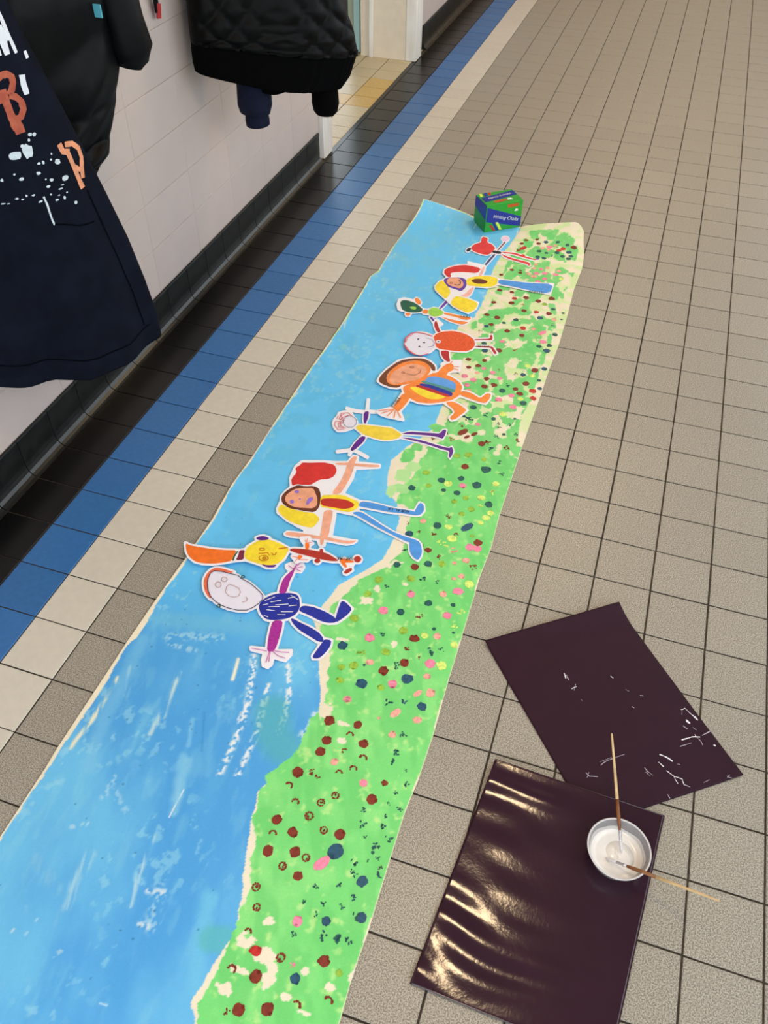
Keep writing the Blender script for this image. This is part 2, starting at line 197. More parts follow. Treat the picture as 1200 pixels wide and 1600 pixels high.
FIGURES=[
('paper cut-out child with large white face, navy body and magenta arms, nearest of the row',[(4069,813),(4014,781),(3932,681),(3920,644),(3929,603),(3989,508),(4015,488),(4088,469),(4014,186),(4048,-126),(4089,-292),(4079,-309),(3965,-385),(3859,-520),(3849,-522),(3683,-398),(3493,-297),(3282,-204),(3030,-147),(2893,-72),(2800,-70),(2774,-21),(2736,9),(2389,26),(2173,-3),(2050,-149),(2007,-340),(2023,-519),(2080,-683),(2222,-912),(2373,-1053),(2539,-1151),(2602,-1144),(2720,-1205),(2929,-1269),(3148,-1291),(3412,-1271),(3647,-1189),(3815,-985),(3936,-1137),(4140,-1276),(4177,-1285),(4320,-1281),(4369,-1520),(4450,-1833),(4519,-2031),(4172,-2100),(4146,-2121),(4142,-2159),(4193,-2240),(4231,-2263),(4536,-2245),(4575,-2400),(4660,-2562),(4697,-2594),(4834,-2603),(4860,-2593),(4919,-2463),(4884,-2295),(4901,-2286),(5016,-2293),(5179,-2280),(5200,-2249),(5257,-2050),(5220,-1904),(5199,-1875),(5169,-1861),(4845,-1982),(4790,-1617),(4741,-1356),(4672,-1136),(4681,-1115),(4760,-1073),(4872,-1184),(5134,-1334),(5692,-1502),(5742,-1507),(5689,-1867),(5695,-1914),(5744,-1993),(5781,-2013),(5952,-1955),(6046,-1758),(6101,-1492),(6101,-1459),(6064,-1298),(6044,-1255),(6004,-1235),(5826,-1258),(5623,-1113),(5359,-1031),(5074,-981),(4877,-923),(4911,-792),(4925,-773),(5195,-807),(5502,-885),(5744,-883),(5953,-797),(5977,-776),(6090,-596),(6179,-403),(6217,-179),(6202,-144),(6184,-126),(5920,40),(5885,47),(5794,32),(5758,13),(5746,-30),(5791,-506),(5460,-421),(5158,-392),(4865,-442),(4769,-266),(4643,-159),(4613,-149),(4461,-151),(4389,-166),(4379,-152),(4331,124),(4315,445),(4326,466),(4440,490),(4468,512),(4491,708),(4476,760),(4400,863),(4358,884),(4184,865)],[],[
 ('head','lav',[(2228,-615),(2197,-527),(2179,-449),(2163,-338),(2173,-273),(2212,-217),(2271,-188),(2381,-167),(2476,-158),(2608,-154),(2710,-149),(2838,-139),(2916,-152),(2989,-193),(3075,-222),(3221,-255),(3324,-287),(3438,-338),(3523,-379),(3625,-433),(3695,-475),(3771,-530),(3811,-579),(3836,-649),(3838,-711),(3819,-796),(3793,-866),(3746,-960),(3701,-1027),(3635,-1104),(3557,-1152),(3425,-1196),(3319,-1217),(3182,-1225),(3086,-1224),(2978,-1214),(2889,-1195),(2767,-1158),(2678,-1121),(2571,-1063),(2497,-1007),(2416,-923),(2352,-837),(2272,-703)]),
 ('hair','coral',[(2510,-1072),(2426,-1021),(2363,-973),(2288,-902),(2233,-833),(2165,-726),(2127,-649),(2096,-562),(2080,-489),(2071,-393),(2076,-319),(2098,-228),(2129,-164),(2188,-94),(2256,-61),(2370,-47),(2485,-45),(2662,-52),(2713,-70),(2666,-112),(2597,-132),(2469,-142),(2375,-154),(2265,-175),(2206,-205),(2166,-260),(2158,-328),(2177,-446),(2199,-533),(2234,-636),(2273,-718),(2337,-826),(2397,-904),(2487,-993),(2527,-1042),(2538,-1077)]),
 ('torso','navy',[(3847,-905),(3831,-835),(3833,-768),(3857,-665),(3897,-585),(3975,-482),(4052,-410),(4172,-331),(4273,-282),(4407,-236),(4496,-218),(4587,-215),(4646,-233),(4704,-280),(4753,-350),(4821,-478),(4853,-563),(4866,-651),(4864,-725),(4845,-824),(4810,-897),(4741,-984),(4672,-1043),(4564,-1107),(4482,-1149),(4381,-1193),(4301,-1213),(4199,-1220),(4117,-1194),(4008,-1121),(3941,-1057),(3878,-967)]),
 ('arm','magenta',[(4147,-293),(4118,-177),(4099,-65),(4080,106),(4088,225),(4126,358),(4152,442),(4182,522),(4203,561),(4227,580),(4242,541),(4259,426),(4267,327),(4270,188),(4280,91),(4303,-19),(4317,-109),(4329,-231),(4296,-291),(4197,-325)]),
 ('arm','magenta',[(4419,-1184),(4556,-1137),(4627,-1173),(4671,-1311),(4705,-1451),(4745,-1666),(4767,-1803),(4780,-1936),(4781,-2010),(4769,-2065),(4731,-2098),(4649,-2126),(4592,-2071),(4530,-1903),(4487,-1767),(4441,-1589),(4410,-1450),(4378,-1272)]),
 ('leg','navy',[(4874,-610),(4897,-536),(4961,-496),(5101,-468),(5223,-463),(5395,-479),(5514,-497),(5645,-527),(5734,-554),(5831,-594),(5883,-638),(5916,-708),(5885,-755),(5770,-803),(5673,-821),(5539,-821),(5422,-804),(5255,-760),(5128,-735),(4969,-715),(4898,-692),(4875,-653)]),
 ('foot','navy',[(5860,-582),(5838,-424),(5823,-290),(5808,-108),(5824,-32),(5881,-22),(5960,-54),(6106,-146),(6156,-220),(6140,-318),(6114,-400),(6065,-508),(6020,-592),(5955,-695),(5916,-716),(5882,-664)]),
 ('leg','navy',[(4791,-1005),(4820,-986),(4885,-993),(5019,-1029),(5134,-1054),(5293,-1081),(5415,-1110),(5566,-1157),(5666,-1206),(5770,-1285),(5814,-1339),(5822,-1398),(5799,-1426),(5732,-1440),(5653,-1429),(5520,-1387),(5396,-1350),(5213,-1297),(5087,-1245),(4951,-1166),(4871,-1108),(4805,-1040)]),
 ('foot','navy',[(5868,-1320),(5970,-1302),(6019,-1334),(6041,-1430),(6038,-1526),(6008,-1673),(5978,-1770),(5931,-1870),(5883,-1920),(5808,-1945),(5770,-1942),(5749,-1907),(5748,-1847),(5766,-1731),(5782,-1634),(5804,-1506),(5816,-1427),(5824,-1355)]),
 ('ink_line','ink',[(2523,-1028),(2384,-890),(2240,-650),(2185,-492),(2157,-294),(2228,-196),(2424,-159),(2660,-153),(2888,-135),(3017,-209),(3278,-267),(3483,-358),(3665,-454),(3801,-551),(3846,-677),(3811,-829),(3727,-997),(3608,-1134),(3373,-1214),(3128,-1228),(2936,-1210),(2719,-1144),(2529,-1040)],21),
 ('ink_line','tan',[(2607,-583),(2619,-624),(2615,-662),(2595,-689),(2564,-699),(2527,-692),(2492,-667),(2466,-631),(2454,-589),(2458,-551),(2478,-524),(2510,-514),(2546,-522),(2581,-546),(2607,-583)],15),
 ('ink_line','tan',[(2679,-362),(2687,-396),(2679,-427),(2656,-450),(2624,-462),(2588,-458),(2556,-440),(2534,-412),(2526,-379),(2534,-347),(2557,-324),(2589,-313),(2625,-316),(2657,-334),(2679,-362)],15),
 ('ink_line','tan',[(2799,-494),(2968,-504),(3098,-532),(3200,-641),(3204,-782),(3112,-856),(2949,-854),(2826,-768),(2774,-613),(2799,-494)],13),
 ('ink_line','tan',[(3404,-742),(3474,-803),(3466,-876),(3383,-919)],15),
 ('ink_line','dgreen',[(3081,-129),(3085,-148),(3080,-166),(3068,-179),(3049,-185),(3029,-183),(3012,-173),(2999,-156),(2995,-137),(3000,-119),(3012,-106),(3030,-100),(3050,-102),(3068,-112),(3081,-129)],26),
 ('ink_line','dgreen',[(2902,-1235),(2907,-1253),(2902,-1270),(2890,-1283),(2872,-1289),(2853,-1287),(2836,-1277),(2824,-1262),(2819,-1244),(2824,-1227),(2836,-1214),(2854,-1208),(2873,-1210),(2890,-1220),(2902,-1235)],25),
 ('ink_line','mag2',[(4218,563),(4035,628)],21),
 ('ink_line','mag2',[(4206,558),(4243,808)],21),
 ('ink_line','mag2',[(4211,578),(4300,809)],21),
 ('ink_line','mag2',[(4224,583),(4408,718)],21),
 ('ink_line','mag2',[(4243,571),(4416,558)],21),
 ('ink_line','mag2',[(4218,-2180),(4617,-2137)],19),
 ('ink_line','mag2',[(4769,-2070),(4968,-2048),(5152,-1995)],19),
 ('ink_line','mag2',[(4758,-2104),(4945,-2177),(5129,-2184)],19),
 ('ink_line','mag2',[(4679,-2131),(4733,-2458)],19),
 ('ink_line','mag2',[(4702,-2123),(4789,-2410)],19),
 ('ink_line','lav',[(3933,-838),(4039,-769)],23),
 ('ink_line','lav',[(4085,-686),(4321,-538)],23),
 ('ink_line','lav',[(4242,-733),(4538,-599)],23),
 ('ink_line','lav',[(4092,-950),(4294,-915)],22),
 ('ink_line','lav',[(4414,-1006),(4602,-942)],22),
 ('ink_line','lav',[(4463,-422),(4612,-321)],23),
 ('ink_line','lav',[(4586,-650),(4764,-556)],23),
 ('ink_line','lav',[(3923,-690),(4110,-491)],23),
 ('ink_line','lav',[(4101,-848),(4356,-745)],23),
 ('ink_line','lav',[(4471,-888),(4754,-792)],22),
 ('ink_line','lav',[(4098,-1146),(4210,-1157)],22),
 ('ink_line','lav',[(4498,-308),(4715,-371)],23),
]),
('paper cut-out figure with yellow head, long orange hair and thin red body',[(2874,1412),(2827,1386),(2744,1284),(2745,1228),(2801,1155),(2799,1138),(2656,886),(2653,791),(2504,712),(2459,708),(2187,616),(1862,538),(1198,448),(1025,483),(986,466),(980,433),(990,399),(1177,101),(1370,-65),(1604,-166),(1837,-158),(2120,-79),(2377,55),(2646,237),(2881,351),(3345,325),(3530,276),(3738,345),(3761,369),(3796,493),(3800,543),(3888,743),(3897,1039),(3982,1027),(3953,959),(3973,905),(4196,732),(4239,736),(4304,827),(4398,845),(4499,875),(4553,1022),(4579,1023),(4591,1012),(4609,959),(4657,902),(4701,879),(4759,873),(4808,893),(4839,926),(4864,1036),(5142,1072),(5298,1136),(5509,974),(5496,869),(5514,832),(5556,789),(5600,771),(5681,790),(5793,999),(5785,1039),(5736,1124),(5740,1242),(5839,1277),(5878,1323),(5898,1393),(5890,1469),(5873,1507),(5842,1556),(5780,1601),(5708,1614),(5640,1585),(5600,1533),(5579,1409),(5375,1414),(5225,1302),(5044,1374),(4873,1423),(4804,1426),(4736,1509),(4670,1537),(4611,1512),(4590,1477),(4578,1419),(4403,1400),(4387,1405),(4371,1461),(4419,1532),(4410,1596),(4375,1630),(4317,1644),(4233,1782),(4183,1805),(3964,1715),(3947,1700),(3937,1665),(3956,1610),(4033,1516),(4136,1441),(4167,1359),(3887,1282),(3837,1237),(3505,1336),(3212,1372),(3167,1418),(3137,1430),(2954,1445)],[],[
 ('hair','orange',[(1077,409),(1171,388),(1285,388),(1480,411),(1632,431),(1822,461),(1969,491),(2152,535),(2284,573),(2436,625),(2497,598),(2500,477),(2509,392),(2528,295),(2492,225),(2383,145),(2285,85),(2146,12),(2031,-33),(1877,-77),(1770,-97),(1651,-103),(1557,-85),(1434,-32),(1347,22),(1247,110),(1171,204),(1077,357)]),
 ('band','dgreen',[(2509,593),(2499,485),(2503,402),(2523,297),(2542,258),(2569,264),(2570,301),(2548,391),(2542,469),(2550,576),(2544,622),(2522,632)]),
 ('band','wine',[(2590,681),(2668,716),(2707,695),(2728,607),(2755,532),(2802,430),(2774,370),(2658,319),(2613,336),(2615,431),(2603,512),(2571,623)]),
 ('head','yellow',[(3247,1299),(3436,1277),(3576,1249),(3743,1200),(3814,1166),(3830,1129),(3835,1040),(3835,852),(3809,721),(3744,576),(3656,490),(3497,416),(3372,389),(3209,395),(3087,401),(2937,412),(2849,447),(2774,525),(2737,619),(2717,780),(2745,906),(2836,1065),(2899,1154),(2968,1220),(3034,1260),(3134,1294)]),
 ('ear','purple',[(2814,1260),(2854,1308),(2892,1338),(2945,1365),(3007,1372),(3109,1364),(3145,1341),(3135,1290),(3094,1252),(2999,1207),(2936,1190),(2869,1193),(2833,1205),(2808,1231)]),
 ('ear','purple',[(3364,404),(3484,420),(3578,449),(3696,505),(3736,501),(3717,434),(3667,393),(3556,355),(3470,353),(3360,385)]),
 ('ink_line','rust',[(3204,918),(3205,898),(3191,877),(3166,859),(3134,849),(3102,847),(3076,854),(3061,870),(3060,890),(3074,911),(3099,928),(3131,939),(3163,941),(3189,933),(3204,918)],20),
 ('ink_line','rust',[(3110,730),(3235,773),(3327,835),(3410,755)],20),
 ('ink_line','rust',[(3431,654),(3436,610),(3417,568),(3377,534),(3323,516),(3267,517),(3220,537),(3190,572),(3185,615),(3204,658),(3244,693),(3298,711),(3354,710),(3402,689),(3431,654)],20),
 ('ink_line','rust',[(3375,629),(3378,611),(3371,594),(3356,580),(3336,573),(3314,574),(3296,583),(3284,598),(3281,615),(3288,633),(3303,646),(3324,653),(3345,652),(3364,643),(3375,629)],24),
 ('ink_line','rust',[(3436,866),(3507,808),(3554,832),(3558,915)],21),
 ('ink_line','rust',[(3564,1075),(3777,1185)],27),
 ('torso','brick',[(3855,1140),(3894,1194),(3956,1227),(4078,1258),(4183,1283),(4331,1315),(4449,1333),(4604,1347),(4711,1354),(4830,1356),(4917,1344),(5021,1314),(5111,1281),(5236,1229),(5250,1193),(5159,1154),(5075,1132),(4950,1115),(4840,1105),(4686,1095),(4562,1092),(4403,1093),(4278,1091),(4121,1086),(4011,1092),(3889,1112)]),
 ('arm','orange',[(4177,1513),(4194,1545),(4217,1553),(4260,1541),(4287,1512),(4315,1450),(4328,1399),(4335,1331),(4323,1303),(4285,1299),(4258,1317),(4228,1369),(4206,1413),(4181,1476)]),
 ('arm','orange',[(4179,1043),(4256,1057),(4283,1029),(4276,943),(4253,906),(4204,898),(4176,926),(4157,1006)]),
 ('pocket','brick',[(4750,1399),(4754,1379),(4755,1364),(4753,1347),(4749,1335),(4741,1323),(4733,1316),(4721,1312),(4710,1312),(4695,1317),(4684,1323),(4671,1336),(4661,1347),(4651,1365),(4645,1380),(4641,1400),(4640,1415),(4642,1432),(4646,1444),(4654,1456),(4662,1463),(4674,1467),(4685,1467),(4700,1463),(4711,1456),(4724,1443),(4734,1431),(4744,1414)]),
 ('pocket','brick',[(4801,1035),(4804,1015),(4802,1000),(4797,982),(4789,969),(4775,955),(4763,947),(4744,941),(4729,939),(4709,942),(4695,947),(4677,958),(4666,969),(4654,986),(4649,1000),(4646,1020),(4647,1035),(4652,1054),(4660,1066),(4674,1080),(4686,1088),(4705,1095),(4720,1096),(4740,1094),(4755,1088),(4772,1078),(4784,1067),(4795,1050)]),
 ('leg','orange',[(5299,1267),(5370,1325),(5455,1345),(5601,1338),(5665,1324),(5682,1296),(5650,1271),(5551,1238),(5500,1217),(5468,1197),(5482,1165),(5550,1104),(5568,1068),(5546,1041),(5510,1048),(5440,1096),(5382,1143),(5303,1215)]),
 ('shoe','brick',[(5838,1453),(5842,1424),(5841,1403),(5834,1376),(5824,1358),(5807,1339),(5791,1329),(5767,1320),(5748,1319),(5722,1324),(5703,1332),(5681,1348),(5666,1364),(5651,1389),(5644,1410),(5639,1438),(5641,1460),(5648,1487),(5657,1505),(5675,1524),(5691,1535),(5715,1543),(5734,1544),(5760,1540),(5779,1531),(5802,1515),(5816,1499),(5831,1474)]),
 ('shoe','brick',[(5554,899),(5569,963),(5601,1010),(5665,1066),(5701,1071),(5728,1030),(5720,978),(5669,885),(5635,846),(5599,839),(5577,844),(5556,866)]),
 ('ink_line','coral',[(4190,1555),(4125,1596)],18),
 ('ink_line','coral',[(4200,1558),(4170,1692)],18),
 ('ink_line','coral',[(4248,1559),(4349,1577)],18),
 ('ink_line','coral',[(4178,939),(4026,933)],18),
 ('ink_line','coral',[(4237,882),(4465,960)],18),
 ('ink_line','coral',[(4190,881),(4161,780)],18),
]),
('large paper cut-out child with red and yellow hair and light blue legs',[(4133,5488),(4072,5168),(3737,5049),(3364,4962),(2737,4745),(2716,4711),(2634,4439),(2632,4349),(2680,3894),(2838,3541),(2822,3449),(2764,3325),(2730,3072),(2800,2891),(2830,2549),(2915,2380),(2950,2349),(3068,2299),(3320,2156),(3518,2109),(3673,2048),(3892,2002),(3931,1955),(3897,1932),(3474,1848),(3421,1718),(3424,1688),(3448,1649),(3515,1611),(3659,1604),(4413,1745),(4527,1585),(4553,1563),(4580,1560),(4691,1597),(4717,1619),(4722,1651),(4695,1767),(4699,1787),(5242,1836),(5302,1859),(5467,1970),(5519,2107),(5506,2149),(5474,2175),(5351,2136),(4803,2090),(4771,2100),(4618,2749),(4559,2957),(4564,2975),(4961,2990),(5023,3015),(5256,2954),(5673,2797),(6111,2661),(6684,2506),(6862,2457),(6888,2374),(6984,2149),(7142,1979),(7300,1919),(7333,1920),(7356,1953),(7388,2123),(7366,2340),(7250,2605),(7098,2744),(6751,2765),(6356,2825),(5947,2981),(5273,3268),(5144,3273),(5142,3344),(5530,3388),(5946,3409),(6351,3496),(6711,3534),(6869,3588),(6921,3634),(6977,3851),(6964,3913),(6870,4165),(6715,4223),(6671,4212),(6658,4177),(6626,3847),(6622,3827),(6602,3817),(6050,3742),(5299,3749),(5033,3688),(4533,3809),(4515,3820),(4507,3852),(4540,4478),(4479,4872),(5125,5160),(5152,5214),(5136,5319),(5113,5366),(5068,5388),(4424,5276),(4406,5291),(4356,5481),(4325,5521),(4283,5530),(4164,5508)],[],[
 ('hair','red',[(2847,3679),(2784,3812),(2771,3929),(2803,4097),(2787,4202),(2715,4302),(2711,4386),(2775,4499),(2797,4565),(2791,4621),(2839,4655),(2968,4688),(3104,4737),(3321,4827),(3442,4865),(3535,4869),(3614,4871),(3723,4874),(3802,4829),(3893,4712),(3933,4605),(3944,4451),(3921,4351),(3852,4249),(3772,4187),(3640,4131),(3566,4071),(3511,3974),(3472,3905),(3428,3824),(3362,3776),(3241,3734),(3153,3712),(3050,3699),(2992,3671),(2947,3611),(2917,3597),(2884,3618)]),
 ('head','brown',[(2838,2929),(2799,3021),(2791,3110),(2810,3245),(2844,3350),(2912,3481),(2963,3563),(3024,3638),(3100,3673),(3234,3686),(3338,3713),(3469,3769),(3561,3779),(3665,3749),(3735,3692),(3810,3578),(3863,3466),(3922,3295),(3957,3175),(3988,3039),(3989,2938),(3963,2816),(3898,2757),(3760,2730),(3643,2715),(3484,2701),(3371,2691),(3241,2678),(3139,2696),(3008,2755),(2934,2803),(2876,2867)]),
 ('face','peach2',[(2935,2970),(2902,3086),(2904,3179),(2945,3300),(2987,3386),(3054,3485),(3131,3545),(3262,3601),(3361,3639),(3483,3681),(3558,3664),(3630,3580),(3691,3500),(3777,3380),(3833,3274),(3891,3126),(3899,3030),(3862,2935),(3795,2883),(3659,2847),(3553,2819),(3418,2783),(3314,2776),(3186,2795),(3095,2829),(2990,2898)]),
 ('eye','violet',[(3204,3404),(3207,3387),(3206,3373),(3201,3356),(3195,3345),(3182,3333),(3171,3326),(3155,3320),(3141,3318),(3123,3320),(3110,3325),(3094,3335),(3083,3344),(3073,3359),(3068,3372),(3065,3390),(3065,3403),(3070,3420),(3077,3431),(3089,3444),(3100,3451),(3117,3457),(3131,3458),(3149,3456),(3162,3451),(3178,3442),(3188,3432),(3199,3417)]),
 ('eye','violet',[(3224,2962),(3228,2942),(3229,2926),(3226,2908),(3220,2895),(3210,2882),(3200,2875),(3185,2870),(3172,2869),(3155,2873),(3142,2879),(3126,2891),(3115,2903),(3104,2921),(3097,2936),(3093,2956),(3092,2971),(3095,2990),(3100,3003),(3111,3016),(3121,3023),(3136,3028),(3149,3029),(3166,3025),(3180,3019),(3196,3007),(3206,2995),(3218,2977)]),
 ('nose','violet',[(3367,3140),(3369,3133),(3368,3127),(3366,3119),(3363,3114),(3357,3109),(3352,3105),(3344,3103),(3338,3102),(3330,3103),(3324,3105),(3316,3109),(3312,3113),(3307,3120),(3305,3125),(3303,3133),(3304,3139),(3306,3147),(3309,3152),(3315,3158),(3320,3161),(3328,3163),(3334,3164),(3342,3163),(3349,3161),(3356,3157),(3360,3153),(3365,3146)]),
 ('mouth','violet',[(3575,3031),(3558,3130),(3558,3196),(3576,3266),(3602,3304),(3652,3331),(3681,3317),(3707,3251),(3709,3202),(3688,3142),(3675,3084),(3665,2997),(3644,2969),(3600,2986)]),
 ('hair','yellow',[(3010,2726),(3139,2688),(3249,2672),(3399,2672),(3516,2676),(3661,2684),(3766,2700),(3888,2731),(3991,2706),(4132,2612),(4185,2535),(4181,2433),(4165,2341),(4129,2210),(4071,2155),(3957,2146),(3855,2142),(3708,2142),(3580,2157),(3402,2196),(3262,2251),(3084,2352),(2985,2426),(2910,2514),(2888,2591),(2909,2702),(2926,2745),(2950,2743)]),
 ('arm','peach',[(4143,3747),(4183,4043),(4197,4263),(4192,4529),(4174,4726),(4134,4964),(4131,5140),(4165,5349),(4205,5437),(4272,5448),(4308,5382),(4332,5204),(4348,5100),(4363,5014),(4382,4876),(4413,4616),(4422,4408),(4413,4141),(4401,3961),(4380,3771),(4318,3682),(4181,3646)]),
 ('hand','peach',[(3824,4982),(4043,5069),(4176,5110),(4295,5128),(4426,5154),(4642,5205),(4806,5245),(5006,5296),(5088,5297),(5096,5249),(5026,5203),(4840,5135),(4688,5092),(4485,5050),(4354,5024),(4221,5002),(4098,4969),(3918,4907),(3823,4897),(3762,4934)]),
 ('arm','peach',[(4234,2945),(4358,3008),(4430,2964),(4489,2790),(4525,2648),(4560,2459),(4595,2300),(4649,2083),(4650,1976),(4600,1920),(4593,1850),(4626,1727),(4624,1667),(4587,1635),(4544,1687),(4471,1855),(4426,1991),(4384,2173),(4343,2330),(4281,2548),(4240,2697),(4201,2857)]),
 ('hand','peach',[(3479,1715),(3499,1771),(3604,1811),(3848,1855),(4031,1883),(4252,1910),(4425,1934),(4642,1969),(4801,1982),(4989,1979),(5119,1993),(5261,2032),(5351,2062),(5437,2101),(5462,2094),(5439,2039),(5394,1993),(5302,1933),(5190,1903),(4997,1885),(4850,1872),(4669,1858),(4550,1844),(4429,1822),(4297,1796),(4084,1752),(3921,1720),(3719,1680),(3603,1671),(3508,1687)]),
 ('dress','yellow',[(3921,3493),(4061,3562),(4189,3615),(4377,3679),(4514,3692),(4675,3662),(4801,3639),(4961,3609),(5037,3544),(5070,3409),(5050,3301),(4968,3159),(4875,3095),(4721,3073),(4585,3063),(4393,3059),(4250,3051),(4078,3034),(3979,3122),(3898,3368)]),
 ('dress_front','brick2',[(3962,3356),(4075,3415),(4183,3457),(4347,3502),(4467,3526),(4611,3544),(4728,3530),(4881,3477),(4936,3422),(4923,3334),(4871,3268),(4753,3186),(4639,3147),(4467,3130),(4315,3114),(4100,3093),(3994,3138),(3939,3277)]),
 ('leg','blue',[(5061,3534),(5077,3608),(5134,3647),(5265,3672),(5398,3683),(5605,3685),(5769,3683),(5978,3677),(6121,3684),(6278,3708),(6407,3726),(6579,3746),(6675,3745),(6750,3722),(6804,3721),(6865,3742),(6880,3729),(6856,3672),(6813,3639),(6727,3609),(6615,3590),(6417,3571),(6249,3543),(6019,3493),(5839,3470),(5608,3459),(5439,3446),(5239,3427),(5137,3421),(5080,3427),(5056,3446),(5055,3488)]),
 ('foot','blue',[(6677,3834),(6699,4066),(6737,4149),(6813,4125),(6861,4061),(6909,3922),(6917,3824),(6888,3714),(6845,3663),(6763,3643),(6717,3659),(6682,3720)]),
 ('leg','blue',[(4999,3116),(5082,3173),(5146,3199),(5226,3207),(5333,3179),(5525,3102),(5675,3038),(5867,2952),(6033,2884),(6263,2796),(6441,2749),(6665,2715),(6826,2699),(7013,2690),(7083,2664),(7074,2607),(7023,2572),(6901,2539),(6775,2546),(6574,2595),(6415,2637),(6209,2695),(6028,2749),(5773,2829),(5579,2895),(5344,2985),(5188,3036),(5029,3077)]),
 ('foot','blue',[(6927,2607),(7042,2664),(7115,2661),(7187,2596),(7239,2515),(7300,2376),(7328,2282),(7338,2180),(7336,2104),(7318,2011),(7281,1985),(7202,2010),(7137,2056),(7051,2149),(6997,2234),(6945,2358),(6916,2446),(6892,2546)]),
]),
('paper cut-out child in a plain yellow dress with purple arms and legs',[(3635,8322),(3632,8269),(3783,7702),(3480,7648),(3131,7679),(3119,7637),(3140,7537),(3205,7478),(3232,7483),(3131,7459),(2975,7298),(2994,7106),(2956,6905),(2986,6709),(3101,6503),(3126,6471),(3291,6347),(3331,6345),(3528,6414),(3699,6593),(3760,6678),(4081,6478),(4052,6429),(3973,6046),(3948,5746),(3586,5525),(3585,5468),(3616,5402),(3642,5376),(3679,5379),(3964,5540),(3982,5528),(3989,5436),(4005,5403),(4089,5372),(4111,5402),(4110,5572),(4143,5609),(4620,5440),(4656,5446),(4667,5480),(4664,5554),(4631,5599),(4232,5748),(4196,5774),(4298,6119),(4305,6425),(4507,6401),(4817,6393),(5024,6466),(5264,6634),(5308,6698),(6219,6667),(6693,6590),(6905,6589),(6921,6557),(6958,6350),(7042,6276),(7066,6271),(7086,6291),(7105,6678),(6988,6907),(6963,6931),(6938,6930),(6864,6833),(6841,6826),(5958,6910),(5569,6888),(5363,6840),(5336,6851),(5350,6891),(5466,6933),(6219,7107),(6473,7109),(6599,7065),(6621,7114),(6646,7356),(6621,7614),(6594,7666),(6559,7672),(6444,7626),(6395,7433),(6376,7408),(5463,7193),(5262,7008),(4872,7175),(4089,7049),(4070,7062),(4066,7081),(4053,7346),(3998,7578),(4267,7654),(4281,7697),(4262,7775),(4237,7821),(4206,7836),(3905,7775),(3748,8309),(3709,8345)],[[(3428,7445),(3439,7463),(3521,7457),(3746,7491),(3767,7477),(3873,7138),(3941,7017),(3793,6966),(3776,7043),(3680,7176),(3580,7266)]],[
 ('head','lav',[(3730,6991),(3742,6920),(3742,6866),(3730,6802),(3711,6758),(3676,6713),(3642,6688),(3591,6671),(3548,6669),(3492,6683),(3449,6705),(3398,6748),(3363,6789),(3327,6852),(3308,6905),(3294,6977),(3294,7031),(3306,7096),(3324,7141),(3360,7187),(3394,7212),(3446,7230),(3489,7231),(3546,7217),(3589,7194),(3641,7151),(3675,7108),(3711,7044)]),
 ('dress','yellow2',[(3784,6774),(3825,6871),(3886,6925),(4001,6965),(4150,6996),(4414,7037),(4597,7067),(4798,7103),(4945,7089),(5117,7016),(5210,6970),(5276,6928),(5288,6862),(5254,6736),(5187,6650),(5051,6554),(4953,6502),(4840,6463),(4729,6450),(4558,6456),(4413,6469),(4213,6498),(4054,6559),(3849,6686)]),
 ('arm','purple',[(3808,7610),(3885,7671),(3936,7621),(3990,7433),(4015,7274),(4025,7058),(4003,7011),(3938,7106),(3883,7240),(3807,7488)]),
 ('arm','purple',[(4129,6414),(4219,6429),(4256,6371),(4259,6211),(4225,6037),(4137,5754),(4077,5647),(4011,5656),(3991,5735),(4005,5929),(4029,6094),(4075,6319)]),
 ('leg','purple',[(5307,6972),(5428,7089),(5561,7154),(5778,7202),(5940,7241),(6134,7292),(6257,7321),(6376,7345),(6433,7404),(6461,7529),(6496,7586),(6557,7607),(6587,7559),(6601,7416),(6601,7307),(6586,7172),(6557,7130),(6498,7158),(6417,7169),(6272,7167),(6122,7148),(5886,7099),(5717,7060),(5522,7010),(5405,6976),(5300,6940)]),
 ('leg','purple',[(5340,6773),(5505,6813),(5659,6834),(5884,6847),(6082,6840),(6360,6807),(6559,6788),(6789,6772),(6897,6790),(6941,6853),(6983,6830),(7046,6710),(7067,6588),(7057,6399),(7038,6338),(6999,6370),(6975,6441),(6955,6590),(6892,6648),(6749,6646),(6584,6664),(6304,6710),(6079,6733),(5785,6744),(5583,6750),(5362,6755)]),
 ('ink_line','rose',[(3337,6916),(3143,6970),(3112,7264),(3310,7363),(3507,7217)],22),
 ('ink_line','rose',[(3323,6851),(3080,6827),(3105,6626),(3300,6445),(3473,6546)],22),
 ('ink_line','rose',[(3318,6969),(3145,7122),(3208,7266)],22),
 ('ink_line','rose',[(3325,6792),(3195,6777),(3274,6566),(3420,6586)],22),
 ('ink_line','rose',[(3074,6946),(3058,7092)],22),
 ('ink_line','rose',[(3180,6922),(3234,7092),(3360,7227)],22),
 ('ink_line','ink2',[(3725,7019),(3747,6892),(3725,6776),(3662,6695),(3571,6664),(3469,6688),(3377,6764),(3313,6877),(3289,7005),(3310,7122),(3374,7205),(3466,7237),(3569,7211),(3661,7133),(3725,7019)],16),
 ('ink_line','rose',[(3227,6848),(3323,6642),(3515,6589)],22),
]),
